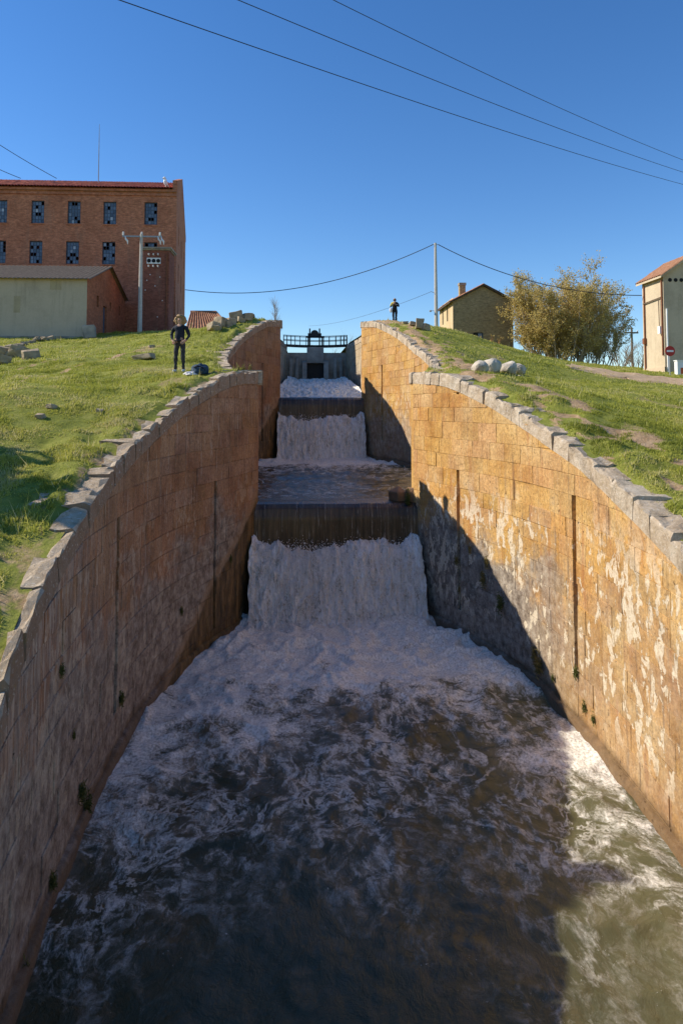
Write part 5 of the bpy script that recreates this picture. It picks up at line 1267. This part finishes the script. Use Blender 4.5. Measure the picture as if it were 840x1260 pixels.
# ------------------------------------------------------------------ people
def cloth(name, c, var=.3): return simple(name, c, .85, var, 14, bump=.3)
M['skin'] = simple('skin', (0.46, 0.27, 0.18), .55, .1, 20)
M['navy'] = cloth('navy_jumper', (0.016, 0.020, 0.032)); M['grey_cloth'] = cloth('charcoal_trousers', (0.045, 0.042, 0.045)); M['black_cloth'] = cloth('black_cloth', (0.014, 0.014, 0.018))
M['shoe'] = simple('pale_shoes', (0.6, 0.6, 0.6), .6, .1); M['hair'] = simple('light_brown_hair', (0.34, 0.22, 0.11), .7, .4, 30, bump=.6); M['yellow'] = cloth('yellow_sleeve', (0.62, 0.52, 0.04))
M['bag_blue'] = cloth('blue_bag', (0.03, 0.06, 0.10)); M['white_cloth'] = cloth('white_cloth', (0.72, 0.68, 0.70), .1)
def person(label, loc, rz, J, mats, zones, height=1.75):
    """J: joints (name -> (pos, radius), parent) in metres for a 1.75 m figure facing -y; one continuous skinned surface"""
    names = list(J); idx = {n: i for i, n in enumerate(names)}; k = height / 1.75
    V = [tuple(c * k for c in J[n][0]) for n in names]; E = [(idx[J[n][2]], idx[n]) for n in names if J[n][2]]
    me = bpy.data.meshes.new('person'); me.from_pydata(V, E, []); o = link('person', me)
    md = o.modifiers.new('skin', 'SKIN'); md.use_smooth_shade = True
    for n in names:
        r = J[n][1]; r = r if isinstance(r, tuple) else (r, r)
        me.skin_vertices[0].data[idx[n]].radius = (r[0] * k, r[1] * k); me.skin_vertices[0].data[idx[n]].use_root = (n == 'pelvis')
    o.modifiers.new('sub', 'SUBSURF').levels = 2
    dg = bpy.context.evaluated_depsgraph_get(); m2 = bpy.data.meshes.new_from_object(o.evaluated_get(dg)); o.modifiers.clear(); o.data = m2; bpy.data.meshes.remove(me)
    m2.name = 'person'
    m2.materials.clear()
    for m in mats: m2.materials.append(m)
    P = np.array(V)
    zi = [zones[n] for n in names]
    segs = [(P[a], P[b], zi[b]) for a, b in E]
    for poly in m2.polygons:
        c = np.array(poly.center); best = 1e9
        for a, b, z in segs:
            t = np.clip(((c - a) @ (b - a)) / max((b - a) @ (b - a), 1e-9), 0, 1); d = np.linalg.norm(c - a - t * (b - a))
            if d < best: best = d; poly.material_index = z
        poly.use_smooth = True
    for v in m2.vertices:
        if v.co.z < 1.45 * k and v.co.z > .1: v.co += v.normal * (float(fbm(v.co.x * 9 + 4, v.co.z * 13 + v.co.y * 7, 3, 19)) - .45) * .05
    o.location = loc; o.rotation_euler = (0, 0, rz); tag(o, label, 'person'); return o
def fingers(J, Z, side, hand, base_dir, zone):
    """five short finger chains rooted in the palm"""
    h = np.array(hand); d = np.array(base_dir, float); d /= np.linalg.norm(d); sidev = np.cross(d, (0, 1, 0)); sidev /= np.linalg.norm(sidev) + 1e-9
    for i, (off, ln) in enumerate([(-.03, .065), (-.01, .08), (.012, .075), (.033, .06)]):
        a = h + sidev * off + d * .035; b = a + d * ln * .6 + np.array([0, -.012, 0]); c = b + d * ln * .4 + np.array([0, .012, -.008])
        J[f'{side}f{i}a'] = (tuple(a), .011, side + 'hand'); J[f'{side}f{i}b'] = (tuple(b), .0095, f'{side}f{i}a'); J[f'{side}f{i}c'] = (tuple(c), .008, f'{side}f{i}b')
        for q in 'abc': Z[f'{side}f{i}{q}'] = zone
    a = h - sidev * .045 + d * .0; b = a - sidev * .02 + d * .035
    J[f'{side}ta'] = (tuple(a), .013, side + 'hand'); J[f'{side}tb'] = (tuple(b), .010, f'{side}ta'); Z[f'{side}ta'] = zone; Z[f'{side}tb'] = zone
def body(larm, rarm, stance=.13, lean=0.0, legoff=(0, 0)):
    J = {'pelvis': ((0, 0, .95), (.15, .115), None), 'waist': ((0, 0, 1.08), (.145, .105), 'pelvis'), 'chest': ((0, .0, 1.28), (.175, .12), 'waist'), 'shoulders': ((0, .01, 1.42), (.13, .095), 'chest'),
         'neck': ((0, .0, 1.50), (.055, .055), 'shoulders'), 'chin': ((0, -.015, 1.575), (.062, .075), 'neck'), 'head': ((0, -.005, 1.66), (.078, .098), 'chin'), 'crown': ((0, .0, 1.72), (.055, .07), 'head'),
         'nose': ((0, -.105, 1.625), (.014, .016), 'head'),
         'earl': ((-.082, .01, 1.635), (.012, .022), 'head'), 'earr': ((.082, .01, 1.635), (.012, .022), 'head')}
    Z = {n: 0 for n in J}
    for n in ('chin', 'head', 'crown', 'nose', 'earl', 'earr', 'neck'): Z[n] = 2
    Z['pelvis'] = 1
    for s, sg, lo in (('l', -1, legoff[0]), ('r', 1, legoff[1])):
        J[s+'hip'] = ((sg * .095, 0, .88), (.09, .095), 'pelvis'); J[s+'knee'] = ((sg * (stance * .85), -.02 + lo * .5, .48), (.062, .066), s+'hip'); J[s+'ank'] = ((sg * stance, .02 + lo, .09), (.043, .05), s+'knee')
        J[s+'heel'] = ((sg * stance, .03 + lo, .045), (.042, .042), s+'ank'); J[s+'toe'] = ((sg * (stance + .02), -.15 + lo, .035), (.042, .03), s+'heel')
        for n in ('hip', 'knee', 'ank'): Z[s+n] = 1
        Z[s+'heel'] = 3; Z[s+'toe'] = 3
        el, wr, hd = (larm if s == 'l' else rarm)
        J[s+'sho'] = ((sg * .185, .01, 1.40), (.062, .062), 'shoulders'); J[s+'elb'] = (el, (.047, .047), s+'sho'); J[s+'wri'] = (wr, (.034, .030), s+'elb'); J[s+'hand'] = (hd, (.040, .022), s+'wri')
        Z[s+'sho'] = 0; Z[s+'elb'] = 0; Z[s+'wri'] = 0; Z[s+'hand'] = 2
        fingers(J, Z, s, hd, np.array(hd) - np.array(wr), 2)
    return J, Z
J, Z = body(((-.29, .04, 1.15), (-.20, -.10, .99), (-.16, -.14, .94)), ((.29, .05, 1.15), (.22, -.10, .985), (.17, -.14, .94)), .14, legoff=(.0, -.05))
pp = hit(221, 457.5, 12, 40); pl = (pp[0], pp[1], tz(pp[0], pp[1]) - .01)
walker = person('person in a dark jumper and charcoal trousers standing hands at waist on the left bank', pl, -.15, J, [M['navy'], M['grey_cloth'], M['skin'], M['shoe']], Z, 1.72)
def hair_cap(parent, k):
    b = bmesh.new(); bmesh.ops.create_icosphere(b, subdivisions=4, radius=1.0)
    for v in b.verts:
        n = float(fbm(v.co.x * 4 + 3, v.co.y * 4 + v.co.z * 4, 4, 7)) - .5
        c = v.co.copy(); f = 1 + n * .5
        x, y, z = c.x * .165 * f, c.y * .165 * f + .025, c.z * .15 * f
        if c.y < -.25 and c.z < .45: y = max(y, -.045)          # open at the face
        if c.z < -.1 and c.y > -.3: z = z * 1.5; x *= 1.12
        v.co = (x * k, y * k, (1.66 + z) * k)
    me = bpy.data.meshes.new('hair'); b.to_mesh(me); b.free(); me.shade_smooth(); return link('hair', me, M['hair'], parent)
hair_cap(walker, 1.72 / 1.75)
MB().lathe([(.158, .955), (.162, .96), (.162, 1.0), (.158, 1.005)], (0, 0, -.02), 18).build('belt', M['black_cloth'], walker)
# photographer on the ridge
J, Z = body(((-.26, -.08, 1.17), (-.12, -.30, 1.27), (-.055, -.33, 1.32)), ((.27, -.08, 1.17), (.13, -.30, 1.24), (.07, -.33, 1.28)), .09)
pr = aty(485.5, 396.5, 44.5); pzr = tz(pr[0], 44.5)
Z['lsho'] = 4; Z['lelb'] = 4
photog = person('person in black with a yellow sleeve holding a camera on the ridge', (pr[0], 44.5, pzr - .01), -.25, J, [M['black_cloth'], M['black_cloth'], M['skin'], M['black_cloth'], M['yellow']], Z, 1.84)
bm_ = MB().lathe([(.098, 1.63), (.105, 1.68), (.09, 1.735), (.04, 1.765)], (0, .005, 0), 16); bm_.build('cap', M['black_cloth'], photog, True)
cm = empty('camera', (pr[0], 44.5, pzr)); cm.rotation_euler = (0, 0, -.25); cm.name = 'photo_camera'
tag(cm, 'black camera held by the person on the ridge', 'camera')
MB().box(-.065, .065, -.40, -.335, 1.25, 1.34).build('camera_body', M['iron'], cm); MB().lathe([(.036, 0), (.04, .10), (.036, .12)], (0, -.40, 1.295), 12, 'y').build('lens', M['iron'], cm)
b = bmesh.new(); bmesh.ops.create_icosphere(b, subdivisions=3, radius=1)
for v in b.verts: v.co = Vector((v.co.x * .10, v.co.y * .08, v.co.z * .16)) * (1 + .25 * (float(fbm(v.co.x * 3 + 5, v.co.z * 3, 3, 5)) - .5))
me = bpy.data.meshes.new('shoulder_bag'); b.to_mesh(me); b.free(); me.shade_smooth(); o = link('shoulder_bag', me, M['white_cloth']); o.location = (pr[0] - .27, 44.4, pzr + .98); tag(o, 'white shoulder bag at the hip of the person on the ridge', 'bag')
def lump(name, p, size, seed, mat, label, cat):
    b = bmesh.new(); bmesh.ops.create_icosphere(b, subdivisions=4, radius=.5)
    for v in b.verts:
        n = float(fbm(v.co.x * 5 + seed, v.co.y * 5 + v.co.z * 4, 4, seed)) - .5
        v.co = v.co * (1 + .7 * n); v.co = Vector((v.co.x * size[0], v.co.y * size[1], max(v.co.z, -.3) * size[2]))
    me = bpy.data.meshes.new(name); b.to_mesh(me); b.free(); me.shade_smooth(); o = link(name, me, mat); o.location = (p[0], p[1], tz(p[0], p[1]) + size[2] * .27); return tag(o, label, cat)
q = hit(246, 460, 12, 40); bagp = lump('backpack', q, (.48, .36, .36), 5, M['bag_blue'], 'crumpled dark blue backpack lying on the grass by the walker', 'bag')
MB().tube([(-.15, -.15, .08), (-.05, -.21, .12), (.1, -.2, .08), (.16, -.12, 0)], .018, 5).build('strap', M['black_cloth'], bagp)
q = hit(235, 461.5, 12, 40); lump('folded_cloth', q, (.42, .3, .14), 9, M['white_cloth'], 'white cloth lying on the grass beside the blue backpack', 'cloth')

# put the origin of every wall and fall at its own foot (its children keep their places)
for o in [q for q in col.objects if q.parent is None and q.type == 'EMPTY' and q.name.split('.')[0] in ('lock_wall', 'head_wall', 'waterfall')]:
    kids = [c for c in col.objects if c.parent is o]
    lo = np.min([np.array(c.bound_box).min(0) for c in kids], 0); hi = np.max([np.array(c.bound_box).max(0) for c in kids], 0)
    base = Vector(((lo[0] + hi[0]) / 2, (lo[1] + hi[1]) / 2, lo[2])); o.location = base
    for c in kids: c.location = c.location - base
